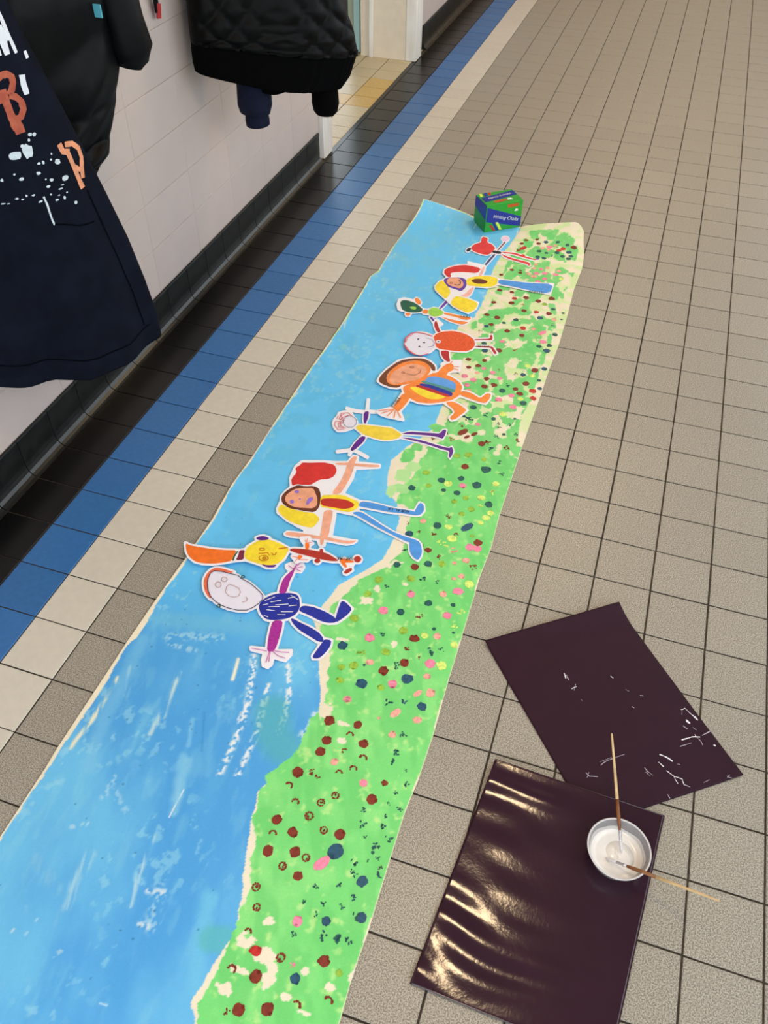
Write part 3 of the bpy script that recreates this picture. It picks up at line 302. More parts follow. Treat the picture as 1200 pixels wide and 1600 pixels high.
('paper cut-out orange figure with brown hair and rainbow striped belly',[(4393,11089),(4343,11067),(3955,10754),(3716,10126),(3617,9666),(3627,9344),(3643,9281),(3678,9238),(3860,9106),(4217,9025),(4473,9081),(4537,9179),(4634,9033),(4563,8154),(4165,7791),(4149,7734),(4180,7659),(4355,7541),(4578,7505),(5151,7521),(5175,7564),(5167,7623),(4963,7972),(4952,8010),(5041,8472),(5048,8623),(5337,8554),(5691,8615),(6127,8858),(6471,8641),(6498,8608),(6543,8495),(6470,8275),(6468,8217),(6492,8163),(6586,8040),(6639,8034),(6765,8143),(6933,8542),(7002,8730),(7008,8783),(6988,8840),(6953,8873),(6681,9060),(6459,9133),(6444,9150),(6451,9174),(6569,9387),(7197,9260),(7485,9267),(7510,9322),(7583,9630),(7557,9909),(7537,9970),(7496,10002),(7328,9978),(7202,9675),(7180,9657),(6962,9784),(6744,9849),(6572,9838),(6553,9990),(6536,10030),(6323,10300),(5961,10506),(5892,10524),(5892,10557),(5976,10656),(6189,10739),(6205,10821),(6176,11074),(6152,11138),(6118,11168),(5941,11205),(5856,11375),(5818,11405),(5619,11307),(5433,11062),(5424,10982),(5481,10881),(5480,10857),(5441,10635),(5423,10601),(5337,10856),(5090,11082),(4769,11213)],[],[
 ('hair','brown2',[(3687,9388),(3681,9566),(3699,9730),(3752,9968),(3823,10196),(3954,10541),(4090,10744),(4303,10913),(4473,11010),(4693,11086),(4849,11088),(5024,11015),(5139,10944),(5258,10835),(5321,10732),(5364,10580),(5356,10519),(5292,10515),(5229,10573),(5131,10725),(5026,10821),(4856,10913),(4709,10929),(4505,10877),(4350,10787),(4163,10608),(4047,10428),(3939,10148),(3892,9950),(3878,9726),(3905,9565),(3988,9378),(4089,9301),(4264,9291),(4381,9317),(4506,9396),(4531,9370),(4470,9225),(4391,9156),(4252,9126),(4125,9130),(3940,9172),(3828,9217),(3728,9289)]),
 ('head','orange2',[(3892,9681),(3896,9937),(3939,10148),(4047,10428),(4164,10606),(4353,10777),(4507,10868),(4710,10927),(4856,10913),(5026,10821),(5123,10722),(5201,10564),(5222,10418),(5196,10208),(5150,10049),(5057,9855),(4956,9714),(4792,9550),(4642,9436),(4426,9308),(4277,9263),(4112,9277),(4013,9348),(3926,9515)]),
 ('face','peach2',[(3999,9639),(4003,9858),(4055,10056),(4183,10342),(4304,10508),(4481,10645),(4639,10692),(4863,10676),(4985,10623),(5074,10505),(5109,10386),(5108,10203),(5069,10061),(4972,9883),(4858,9758),(4664,9620),(4522,9508),(4355,9361),(4253,9311),(4160,9333),(4096,9387),(4025,9506)]),
 ('torso','orange2',[(5336,10373),(5493,10428),(5641,10443),(5860,10427),(6025,10377),(6225,10266),(6346,10167),(6457,10027),(6502,9918),(6506,9779),(6514,9672),(6528,9538),(6490,9403),(6379,9193),(6261,9059),(6071,8925),(5925,8835),(5746,8739),(5598,8688),(5400,8654),(5260,8659),(5100,8705),(4985,8759),(4852,8850),(4750,8964),(4624,9165),(4608,9297),(4694,9433),(4792,9550),(4956,9714),(5076,9904),(5218,10225)]),
 ('stripe','sky',[(5348,10175),(5538,10223),(5701,10229),(5923,10197),(6062,10161),(6195,10099),(6267,9985),(6317,9755),(6244,9675),(6007,9698),(5793,9721),(5487,9757),(5324,9798),(5218,9869),(5198,9954),(5252,10099)]),
 ('stripe','teal',[(5194,9850),(5305,9835),(5478,9817),(5804,9788),(6018,9764),(6236,9734),(6317,9680),(6304,9571),(6188,9544),(5904,9586),(5635,9631),(5232,9704),(5090,9760),(5133,9829)]),
 ('stripe','navy',[(5158,9678),(5375,9699),(5565,9689),(5832,9640),(6017,9600),(6220,9548),(6293,9472),(6280,9329),(6168,9290),(5895,9334),(5635,9394),(5244,9504),(5086,9575),(5076,9642)]),
 ('stripe','crimson',[(5088,9551),(5280,9547),(5462,9520),(5734,9456),(5925,9420),(6142,9391),(6226,9352),(6224,9283),(6131,9264),(5896,9286),(5701,9307),(5440,9339),(5260,9373),(5063,9428),(4992,9472),(5006,9530)]),
 ('stripe','yellow',[(4832,9365),(4986,9418),(5144,9417),(5393,9363),(5585,9327),(5826,9289),(5965,9262),(6078,9232),(6084,9180),(5987,9078),(5875,9013),(5686,8947),(5512,8955),(5257,9038),(5072,9131),(4857,9283)]),
 ('arm','orange2',[(5319,10375),(5432,10432),(5493,10547),(5535,10784),(5579,10931),(5650,11069),(5721,11123),(5830,11123),(5887,11069),(5924,10932),(5937,10849),(5936,10774),(5910,10715),(5844,10637),(5816,10555),(5809,10424),(5729,10346),(5534,10279),(5417,10274),(5315,10330)]),
 ('arm','orange2',[(4761,8956),(4923,8908),(4986,8809),(4986,8604),(4968,8425),(4921,8175),(4889,8046),(4852,7967),(4790,7959),(4668,8016),(4623,8105),(4631,8275),(4648,8480),(4683,8834)]),
 ('leg','orange2',[(6555,9734),(6674,9758),(6774,9751),(6909,9711),(7019,9661),(7165,9573),(7251,9616),(7327,9815),(7389,9898),(7469,9908),(7507,9853),(7521,9703),(7510,9578),(7468,9410),(7395,9345),(7252,9347),(7126,9363),(6951,9405),(6806,9436),(6610,9471),(6528,9538),(6514,9672)]),
 ('leg','orange2',[(6213,8961),(6336,9037),(6447,9049),(6603,9001),(6728,8939),(6890,8828),(6936,8740),(6895,8626),(6844,8499),(6757,8290),(6698,8186),(6632,8131),(6587,8135),(6540,8199),(6541,8283),(6592,8431),(6593,8535),(6542,8649),(6443,8746),(6243,8878)]),
 ('ink_line','orange2',[(4670,7997),(4231,7757)],32),
 ('ink_line','orange2',[(4662,7965),(4358,7654)],32),
 ('ink_line','orange2',[(4687,7944),(4583,7586)],32),
 ('ink_line','orange2',[(4746,7934),(4822,7582)],32),
 ('ink_line','orange2',[(4812,7957),(5020,7650)],32),
 ('ink_line','orange2',[(5766,11086),(5796,11265)],38),
 ('ink_line','orange2',[(5888,10994),(6090,11031)],37),
 ('ink_line','orange2',[(5903,10866),(6121,10842)],37),
 ('ink_line','tan',[(4488,10014),(4759,10011),(4907,10225),(4889,10416)],26),
 ('ink_line','tan',[(4613,10466),(4613,10443),(4601,10420),(4578,10402),(4550,10392),(4522,10393),(4499,10403),(4486,10422),(4486,10445),(4499,10468),(4522,10486),(4550,10496),(4578,10495),(4601,10485),(4613,10466)],26),
 ('ink_line','tan',[(4414,10054),(4415,10032),(4407,10011),(4390,9995),(4368,9987),(4346,9990),(4327,10001),(4316,10020),(4314,10042),(4322,10063),(4339,10079),(4361,10087),(4384,10085),(4402,10073),(4414,10054)],26),
]),
('paper cut-out child with round white face and big oval orange body',[(4508,13774),(4405,13607),(4392,13535),(4405,13485),(4485,13349),(4529,13201),(4619,13018),(4734,12844),(4703,12667),(4683,12636),(4610,12685),(4461,12742),(4269,12745),(4122,12691),(4004,12594),(3892,12427),(3831,12214),(3823,12029),(3832,11954),(3866,11786),(3944,11608),(4077,11427),(4236,11304),(4397,11246),(4555,11242),(4711,11295),(4838,11395),(4939,11540),(5002,11723),(5015,11825),(5039,11841),(5171,11781),(5255,11535),(5404,11299),(5510,11205),(5564,11128),(5822,11054),(6127,11165),(6144,11231),(6100,11410),(6063,11470),(6032,11477),(5738,11367),(5651,11549),(5583,11799),(5600,11829),(5973,11919),(6153,11990),(6302,12188),(6337,12332),(6350,12338),(6858,12464),(7108,12119),(7148,12128),(7207,12235),(7221,12293),(7203,12361),(6978,12679),(6894,12738),(6848,12749),(6371,12598),(6339,12619),(6302,12709),(6292,12758),(6313,12774),(6824,12973),(6865,13106),(6864,13164),(6757,13469),(6705,13485),(6623,13401),(6620,13342),(6646,13219),(6637,13190),(6160,12987),(5965,13128),(5644,13243),(5292,13246),(4917,13053),(4884,13083),(4796,13240),(4797,13275),(4865,13401),(4869,13455),(4854,13505),(4564,13760)],[],[
 ('head','lav',[(4945,12119),(4962,12013),(4966,11930),(4959,11825),(4944,11746),(4913,11651),(4880,11583),(4828,11505),(4780,11452),(4711,11397),(4653,11365),(4572,11337),(4507,11326),(4422,11328),(4355,11340),(4270,11371),(4207,11406),(4131,11464),(4077,11518),(4014,11599),(3973,11669),(3930,11766),(3905,11846),(3885,11953),(3879,12036),(3884,12143),(3898,12224),(3927,12322),(3959,12392),(4011,12474),(4060,12528),(4130,12586),(4191,12620),(4273,12649),(4341,12659),(4429,12657),(4498,12643),(4584,12610),(4648,12573),(4725,12511),(4779,12454),(4841,12371),(4881,12299),(4922,12200)]),
 ('torso','rustorange',[(4748,12547),(4765,12691),(4811,12797),(4912,12920),(5032,13010),(5236,13116),(5393,13156),(5587,13154),(5730,13128),(5900,13065),(6014,13002),(6134,12905),(6209,12797),(6282,12617),(6301,12484),(6275,12323),(6231,12216),(6147,12104),(6053,12039),(5898,11985),(5753,11947),(5538,11906),(5396,11883),(5250,11865),(5150,11877),(5042,11923),(4971,12017),(4897,12211),(4840,12333),(4769,12445)]),
 ('arm','crimson',[(4519,13507),(4541,13569),(4573,13552),(4633,13446),(4685,13344),(4757,13191),(4813,13087),(4882,12977),(4888,12917),(4832,12873),(4781,12894),(4705,12991),(4651,13076),(4591,13198),(4555,13298),(4523,13430)]),
 ('arm','crimson',[(5291,11804),(5446,11857),(5528,11801),(5581,11605),(5630,11468),(5699,11313),(5705,11239),(5649,11204),(5585,11226),(5476,11318),(5400,11406),(5316,11541),(5271,11635),(5242,11741)]),
 ('leg','crimson',[(6254,12926),(6419,12991),(6536,13041),(6670,13104),(6711,13177),(6682,13299),(6685,13359),(6720,13388),(6752,13345),(6798,13205),(6809,13126),(6791,13064),(6721,13020),(6563,12968),(6436,12921),(6272,12854),(6204,12844),(6193,12885)]),
 ('leg','crimson',[(6390,12510),(6558,12558),(6678,12596),(6817,12645),(6889,12654),(6932,12628),(6998,12550),(7122,12376),(7158,12284),(7125,12223),(7080,12246),(6996,12367),(6945,12447),(6897,12531),(6820,12547),(6670,12505),(6552,12475),(6401,12439),(6338,12440),(6328,12477)]),
 ('ink_line','rose2',[(3867,11789),(3819,12108),(3921,12453),(4090,12586),(4362,12606),(4691,12547)],43),
 ('ink_line','rose2',[(3877,11701),(4070,11409),(4366,11217),(4637,11212),(4862,11418)],43),
 ('ink_line','rose2',[(3905,11832),(3875,12096),(3986,12413)],20),
 ('ink_line','rose2',[(3957,11609),(4187,11361),(4427,11238)],20),
 ('ink_line','ink2',[(4526,12341),(4734,12334),(4891,12145),(4899,11936),(4748,11812)],18),
 ('eye','ink',[(4295,12204),(4294,12184),(4289,12172),(4276,12159),(4264,12155),(4247,12157),(4236,12164),(4225,12180),(4221,12194),(4222,12213),(4227,12226),(4240,12238),(4251,12243),(4268,12240),(4279,12233),(4291,12218)]),
 ('eye','ink',[(4471,11762),(4470,11743),(4465,11730),(4452,11718),(4441,11714),(4424,11716),(4413,11723),(4402,11738),(4398,11751),(4399,11771),(4404,11783),(4416,11795),(4428,11799),(4445,11797),(4456,11791),(4467,11775)]),
 ('nose','ink',[(4565,12066),(4563,12046),(4557,12033),(4541,12020),(4528,12015),(4509,12017),(4496,12023),(4484,12038),(4480,12052),(4482,12072),(4489,12085),(4504,12098),(4517,12103),(4537,12101),(4549,12095),(4561,12080)]),
 ('button','lav',[(5086,12305),(5089,12277),(5086,12257),(5079,12232),(5069,12215),(5053,12196),(5038,12186),(5016,12179),(4999,12178),(4976,12182),(4960,12190),(4940,12206),(4928,12222),(4916,12245),(4910,12266),(4908,12293),(4910,12314),(4918,12339),(4927,12356),(4943,12374),(4958,12384),(4980,12392),(4998,12393),(5021,12388),(5037,12380),(5056,12364),(5069,12349),(5081,12325)]),
 ('button','ink',[(5035,12290),(5034,12271),(5028,12258),(5016,12246),(5004,12242),(4987,12244),(4976,12251),(4965,12266),(4961,12280),(4963,12300),(4968,12312),(4981,12325),(4992,12329),(5009,12327),(5020,12320),(5031,12304)]),
]),
('small paper cut-out figure with dark green head and orange ears and legs',[(4562,15592),(4368,14510),(4185,14508),(4010,14268),(3845,14257),(3727,14361),(3705,14411),(3699,14611),(3682,14663),(3531,14874),(3373,14962),(3347,14945),(3310,14826),(3307,14719),(3217,14758),(2921,14758),(2768,14599),(2755,14544),(2798,14152),(2954,13816),(2997,13778),(3115,13744),(3201,13762),(3292,13726),(3277,13665),(3288,13613),(3387,13458),(3550,13517),(3558,13741),(3654,13775),(3872,13908),(3972,13825),(4173,13862),(4207,13821),(4206,13738),(4224,13688),(4366,13517),(4408,13422),(4699,13223),(4829,13396),(4833,13461),(4807,13507),(4507,13639),(4428,13732),(4425,13758),(4470,13770),(4603,13884),(5033,13680),(5394,13606),(5543,13602),(5592,13639),(5748,13836),(5766,13884),(5750,13948),(5690,13979),(5690,14006),(5742,14052),(5769,14199),(5763,14280),(5731,14317),(5394,14292),(4714,14301),(4565,14397),(4558,14451),(4766,15483),(4759,15539),(4721,15586)],[],[
 ('head','dgreen',[(2896,14389),(2921,14483),(2969,14533),(3068,14568),(3167,14569),(3321,14538),(3432,14497),(3562,14424),(3671,14343),(3817,14211),(3866,14117),(3844,14010),(3788,13939),(3669,13865),(3570,13824),(3437,13794),(3332,13796),(3196,13831),(3113,13893),(3039,14016),(2982,14128),(2914,14289)]),
 ('mouth','lime',[(3352,14168),(3432,14230),(3494,14245),(3573,14222),(3602,14173),(3596,14072),(3559,14033),(3470,14034),(3409,14059),(3346,14120)]),
 ('ear','orange2',[(3353,14786),(3375,14862),(3414,14876),(3490,14833),(3550,14774),(3627,14665),(3659,14583),(3662,14482),(3624,14456),(3524,14488),(3454,14557),(3375,14699)]),
 ('ear','orange2',[(3334,13667),(3376,13730),(3420,13746),(3490,13721),(3517,13679),(3515,13597),(3486,13555),(3415,13530),(3371,13547),(3332,13615)]),
 ('neck','orange2',[(3882,14030),(3892,14149),(3934,14196),(4031,14197),(4080,14136),(4107,13981),(4082,13915),(3989,13899),(3937,13912),(3895,13964)]),
 ('torso','lime',[(4100,14060),(4077,14201),(4098,14297),(4176,14400),(4248,14439),(4357,14433),(4459,14393),(4609,14297),(4662,14205),(4647,14069),(4597,13975),(4486,13871),(4400,13835),(4291,13846),(4218,13884),(4140,13971)]),
 ('arm','violet2',[(4445,14656),(4550,15281),(4622,15527),(4697,15519),(4675,15268),(4550,14647),(4479,14409),(4425,14413)]),
 ('arm','violet2',[(4257,13749),(4286,13792),(4340,13760),(4445,13635),(4479,13565),(4460,13510),(4407,13542),(4291,13679)]),
 ('leg','orange2',[(4726,14231),(4891,14239),(5053,14238),(5301,14226),(5472,14228),(5660,14245),(5728,14218),(5715,14133),(5673,14080),(5582,14032),(5452,14031),(5214,14077),(5029,14102),(4797,14119),(4695,14148),(4671,14205)]),
 ('leg','orange2',[(4685,13919),(4813,13898),(4948,13882),(5163,13860),(5312,13862),(5479,13888),(5585,13900),(5687,13903),(5687,13853),(5583,13721),(5508,13670),(5421,13672),(5308,13689),(5106,13730),(4941,13786),(4721,13887)]),
]),
('paper cut-out figure with smiling purple-rimmed face and one wide blue leg',[(4564,18274),(4560,18205),(4616,18072),(4243,17881),(3948,17588),(3811,17320),(3848,16981),(4053,16736),(3969,16516),(3860,16338),(3803,15965),(3810,15876),(3926,15601),(4202,15321),(4677,14900),(4911,14656),(5222,14507),(5584,14386),(5801,14806),(5784,15288),(5765,15354),(5730,15385),(5305,15529),(5370,15789),(5361,16358),(5389,16386),(5820,16466),(5939,16556),(6135,16713),(6151,16757),(6151,16846),(6164,16858),(6721,16867),(7455,16813),(8243,16831),(8268,16858),(8276,16925),(8266,17682),(8243,17767),(8192,17783),(7313,17520),(6142,17368),(5760,17523),(5466,17425),(5444,17445),(5442,17476),(5447,17830),(5406,18010),(5396,18137),(5357,18215),(4608,18295)],[],[
 ('hair','red',[(3894,17074),(3867,17222),(3883,17331),(3954,17461),(4047,17577),(4214,17743),(4354,17844),(4542,17937),(4754,17959),(5106,17923),(5226,17809),(5183,17557),(5068,17445),(4816,17409),(4632,17365),(4416,17289),(4289,17224),(4182,17134),(4167,17037),(4236,16880),(4237,16799),(4172,16751),(4094,16794),(3958,16953)]),
 ('arm','pink',[(5260,17413),(5256,17804),(5276,17999),(5331,18098),(5361,17952),(5382,17486),(5361,17296),(5290,17271)]),
 ('head','violet2',[(4045,16554),(4103,16676),(4241,16769),(4536,16883),(4704,16901),(4837,16835),(4918,16700),(4989,16422),(4996,16218),(4943,15977),(4879,15897),(4769,15932),(4640,15964),(4423,16012),(4297,16066),(4196,16156),(4127,16260),(4052,16436)]),
 ('face','peach2',[(4160,16558),(4211,16704),(4297,16784),(4463,16843),(4580,16823),(4712,16716),(4791,16605),(4863,16428),(4877,16295),(4842,16133),(4767,16078),(4608,16097),(4483,16131),(4324,16200),(4234,16288),(4166,16441)]),
 ('ink_line','ink',[(4544,16282),(4664,16262),(4743,16397),(4704,16581),(4604,16664)],31),
 ('ink_line','tan',[(4442,16354),(4444,16328),(4436,16303),(4418,16284),(4396,16277),(4373,16281),(4353,16296),(4342,16319),(4340,16346),(4348,16371),(4366,16389),(4388,16397),(4411,16393),(4431,16377),(4442,16354)],19),
 ('hair','yellow',[(3857,15986),(3888,16198),(3925,16320),(3988,16418),(4054,16401),(4157,16261),(4259,16129),(4415,15934),(4494,15787),(4543,15608),(4547,15447),(4508,15217),(4427,15188),(4257,15346),(4134,15465),(3991,15611),(3915,15720),(3865,15852)]),
 ('hair','yellow',[(4737,15035),(4752,15352),(4847,15480),(5072,15486),(5289,15448),(5614,15347),(5746,15207),(5759,14953),(5718,14765),(5603,14540),(5483,14480),(5293,14552),(5151,14612),(4982,14692),(4874,14765),(4771,14871)]),
 ('arm','pink',[(5310,16293),(5322,15942),(5307,15746),(5258,15593),(5172,15544),(5001,15571),(4970,15614),(5063,15695),(5117,15819),(5163,16056),(5208,16211),(5278,16370)]),
 ('torso','yellow',[(4905,16739),(4917,16896),(4987,17021),(5153,17182),(5341,17289),(5651,17397),(5840,17413),(6011,17344),(6084,17199),(6101,16901),(6040,16732),(5869,16597),(5686,16523),(5394,16471),(5221,16440),(5074,16413),(4991,16463),(4926,16617)]),
 ('belly','brown',[(5087,16828),(5158,16955),(5242,17024),(5385,17074),(5508,17067),(5678,17000),(5726,16927),(5677,16808),(5584,16736),(5396,16670),(5264,16674),(5117,16748)]),
 ('leg','blue',[(6185,17289),(6433,17325),(6706,17361),(7152,17415),(7524,17496),(8025,17646),(8225,17528),(8231,17083),(8058,16906),(7612,16898),(7276,16906),(6866,16937),(6586,16947),(6283,16941),(6147,17013),(6104,17201)]),
]),
('paper cut-out figure with red head and thin red legs nearest the chalk box',[(5511,20974),(5444,20894),(5410,20754),(5424,20614),(5460,20520),(5574,20382),(5462,19709),(5423,19801),(5199,20108),(5000,20180),(4965,20274),(4942,20480),(4916,20549),(4640,20642),(4598,20395),(4646,20090),(4425,19799),(4372,19544),(4247,19376),(4239,19315),(4256,19079),(4317,18975),(4412,18993),(4438,19018),(4496,19181),(4513,19180),(4653,19085),(4974,18983),(5200,18999),(5318,19125),(5370,19251),(5382,19201),(5231,18245),(5264,18158),(5373,18070),(5397,18107),(5583,19238),(5727,19269),(5955,19050),(6162,18991),(6904,18833),(6977,18727),(7008,18712),(7089,18786),(7108,18839),(7088,18930),(7002,19138),(6403,19226),(5974,19330),(5887,19379),(5956,19415),(6261,19436),(6606,19339),(7155,19258),(7326,19374),(7350,19454),(7338,19551),(7309,19608),(7257,19645),(7195,19633),(7105,19516),(6247,19733),(5634,19633),(5624,19699),(5738,20405),(5805,20570),(5811,20715),(5761,20877),(5680,20971),(5589,21001)],[],[
 ('head','red2',[(4420,19511),(4441,19660),(4485,19766),(4574,19886),(4630,19955),(4684,20010),(4691,20104),(4655,20290),(4646,20408),(4662,20522),(4719,20550),(4849,20505),(4905,20439),(4917,20316),(4934,20230),(4966,20134),(5024,20084),(5141,20054),(5235,19975),(5358,19806),(5394,19681),(5362,19529),(5337,19411),(5306,19262),(5274,19176),(5224,19107),(5153,19075),(5023,19064),(4901,19082),(4720,19139),(4617,19184),(4535,19243),(4483,19307),(4431,19411)]),
 ('nose','black',[(4289,19145),(4283,19265),(4306,19345),(4369,19427),(4411,19420),(4452,19323),(4454,19238),(4416,19121),(4383,19068),(4337,19052),(4313,19057),(4297,19086)]),
 ('torso','black',[(5343,19484),(5396,19545),(5483,19562),(5654,19545),(5720,19498),(5718,19393),(5671,19343),(5552,19318),(5471,19317),(5383,19338),(5343,19371),(5328,19435)]),
 ('arm','wine',[(5572,19670),(5613,19930),(5644,20115),(5682,20324),(5685,20419),(5655,20452),(5629,20382),(5591,20172),(5560,19986),(5519,19725),(5514,19611),(5544,19581)]),
 ('hand','pink2',[(5769,20726),(5772,20670),(5767,20628),(5752,20578),(5735,20544),(5705,20509),(5679,20490),(5640,20476),(5610,20475),(5570,20486),(5541,20504),(5508,20537),(5487,20570),(5466,20619),(5457,20660),(5454,20716),(5458,20758),(5473,20809),(5490,20843),(5520,20879),(5547,20898),(5585,20912),(5616,20913),(5656,20901),(5685,20884),(5719,20850),(5740,20817),(5760,20767)]),
 ('arm','slate',[(5428,19181),(5376,18905),(5337,18670),(5289,18351),(5290,18208),(5339,18161),(5376,18266),(5424,18583),(5463,18814),(5514,19087),(5516,19215),(5467,19269)]),
 ('leg','red2',[(5837,19573),(6139,19631),(6341,19629),(6552,19565),(6743,19516),(7017,19455),(7142,19441),(7186,19463),(7208,19452),(7218,19401),(7204,19371),(7160,19346),(7024,19354),(6721,19400),(6526,19440),(6333,19496),(6142,19510),(5849,19489),(5730,19497),(5721,19535)]),
 ('shoe','violet2',[(7310,19501),(7310,19480),(7307,19465),(7300,19446),(7292,19433),(7279,19419),(7268,19412),(7252,19406),(7239,19405),(7222,19408),(7211,19414),(7198,19426),(7190,19438),(7182,19456),(7179,19471),(7179,19492),(7182,19507),(7189,19527),(7197,19540),(7210,19553),(7221,19561),(7238,19567),(7251,19568),(7267,19564),(7279,19558),(7292,19546),(7300,19534),(7307,19516)]),
 ('leg','red2',[(5753,19363),(5903,19285),(6064,19230),(6323,19168),(6550,19128),(6868,19088),(7009,19025),(7053,18907),(7052,18844),(7009,18802),(6981,18812),(6951,18878),(6834,18923),(6564,18972),(6348,19020),(6071,19092),(5903,19180),(5753,19333)]),
]),
]
BRUSH_STROKES=[([(152,-277),(178,-508),(212,-624)],26.15,(128,198,236),0.55,'p'),([(150,-397),(153,-516),(145,-596)],8.5,(238,232,206),0.95,'s'),([(281,-334),(292,-387),(299,-506)],8.6,(204,226,228),0.8,'s'),([(163,-359),(216,-486)],8.6,(178,216,236),0.6,'s'),([(414,-539),(441,-656)],13.6,(140,205,236),0.6,'p'),([(436,-604),(436,-669)],2.1,(236,240,245),0.95,'p'),([(426,-713),(434,-780),(438,-826)],6.05,(190,222,232),0.8,'s'),([(316,-789),(326,-864)],13.2,(160,210,236),0.7,'s'),([(251,-753),(282,-735)],7.4,(180,218,240),0.8,'d'),([(278,-626),(279,-673)],11.65,(170,214,240),0.7,'d'),([(296,-655),(348,-691)],10.45,(170,214,240),0.6,'d'),([(402,-254),(414,-312)],6.4,(244,238,216),1,'p'),([(434,-234),(474,-347),(487,-423),(494,-542)],12.5,(228,236,242),1,'d'),([(502,-299),(530,-421),(531,-486),(533,-536)],11.45,(228,236,242),1,'d'),([(509,-200),(557,-298),(575,-374),(576,-409)],10.75,(228,236,242),1,'d'),([(639,-336),(630,-403)],11.15,(224,234,240),0.8,'d'),([(474,-355),(473,-408)],3.1,(232,240,245),0.8,'s'),([(207,-251),(267,-226),(333,-213)],19.95,(170,216,238),0.7,'d'),([(225,-268),(288,-266)],12.6,(178,220,240),0.7,'d'),([(158,-206),(269,-182),(397,-153)],37.0,(118,194,228),0.5,'p'),([(282,-339),(304,-457)],9.8,(190,220,226),0.8,'s'),([(391,-416),(431,-508)],3.7,(66,146,212),0.7,'p'),([(374,-442),(396,-505)],7.4,(130,200,240),0.7,'p'),([(397,-534),(431,-631)],14.55,(140,206,238),0.6,'p'),([(426,-729),(437,-798),(450,-855)],8.1,(180,216,232),0.8,'s'),([(488,-811),(509,-877)],21.2,(160,208,236),0.8,'d'),([(469,-820),(503,-811)],7.75,(216,228,238),0.8,'d'),([(483,-879),(503,-879)],7.55,(216,228,238),0.8,'d'),([(322,-791),(323,-851),(333,-898)],13.8,(160,208,234),0.8,'s'),([(216,-834),(297,-874)],16.25,(130,194,232),0.6,'s'),([(258,-971),(259,-966)],3.75,(196,224,240),0.8,'p'),([(290,-939),(291,-935)],2.75,(196,224,240),0.8,'p'),([(286,-967),(287,-963)],3.75,(170,212,240),0.8,'p'),([(322,-954),(325,-929)],8.5,(130,190,235),0.6,'s'),([(358,-984),(368,-970)],5.7,(180,214,236),0.7,'d'),([(412,-1042),(418,-1079)],3.9,(160,208,236),0.7,'s'),([(486,-1025),(500,-1024)],2.6,(196,224,240),0.8,'p'),([(592,-793),(620,-894),(639,-945)],22.85,(112,196,236),0.75,'p'),([(257,-923),(273,-935)],6.95,(140,196,236),0.6,'s'),([(161,1797),(139,1733)],15.35,(204,226,226),0.6,'s'),([(134,1275),(140,1198)],9.6,(204,226,230),0.8,'s'),([(179,1102),(183,1082)],16.15,(130,208,226),0.7,'p'),([(519,794),(514,775)],11.55,(124,206,220),0.8,'p'),([(118,936),(123,908)],5.6,(214,228,230),0.7,'d'),([(131,787),(129,763)],4.85,(220,232,232),0.8,'p'),([(241,1177),(274,1189)],5.85,(150,212,240),0.6,'d'),([(264,1058),(277,1073)],6.85,(150,210,236),0.6,'s'),([(566,1619),(586,1591)],13.25,(196,222,240),0.7,'d')]
BARE=[(0.697,-0.844,0.0185,0.0158),(0.738,-0.854,0.0245,0.013),(0.76,-0.882,0.0151,0.0218),(0.692,-0.933,0.0178,0.0113),(0.807,-0.907,0.0148,0.0058),(0.91,-0.838,0.006,0.0136),(0.883,-0.867,0.0119,0.0059),(0.707,-0.894,0.0211,0.0072),(0.854,-0.921,0.0146,0.0036),(0.824,-0.855,0.0073,0.0066),(0.719,-0.796,0.0126,0.0089),(0.64,0.019,0.0152,0.0125),(0.625,-0.116,0.0168,0.0071),(0.612,-0.214,0.0078,0.0372),(0.754,-0.089,0.0087,0.0088),(0.649,0.228,0.0165,0.0287),(0.64,0.019,0.0169,0.0153),(0.586,0.065,0.0206,0.0106),(0.678,0.171,0.0162,0.0166),(0.658,0.066,0.0116,0.0105),(0.721,0.106,0.0082,0.0053),(0.657,0.156,0.014,0.0092),(0.655,-0.316,0.0166,0.0214),(0.709,-0.342,0.0149,0.0067),(0.72,-0.382,0.011,0.0065),(0.707,0.737,0.0412,0.0103),(0.837,0.716,0.0089,0.0277),(0.767,0.789,0.0098,0.0128),(0.616,0.634,0.011,0.022),(0.603,0.399,0.0138,0.0292)]
HAND_DABS=[(0.576,0.602,0.0205,0.0326,0),(0.592,0.65,0.0177,0.0178,0),(0.652,0.601,0.0273,0.0258,0.1),(0.626,0.486,0.0205,0.0193,0.15),(0.589,0.512,0.025,0.0249,0.75),(0.632,0.419,0.0312,0.0269,0),(0.66,0.536,0.0257,0.0239,0),(0.602,0.457,0.0246,0.0201,0.6),(0.658,0.407,0.0207,0.0194,0),(0.634,0.761,0.0303,0.0211,0.1),(0.638,0.732,0.0226,0.015,0.2),(0.576,0.437,0.014,0.025,0.85),(0.607,0.562,0.0217,0.0213,0.8)]
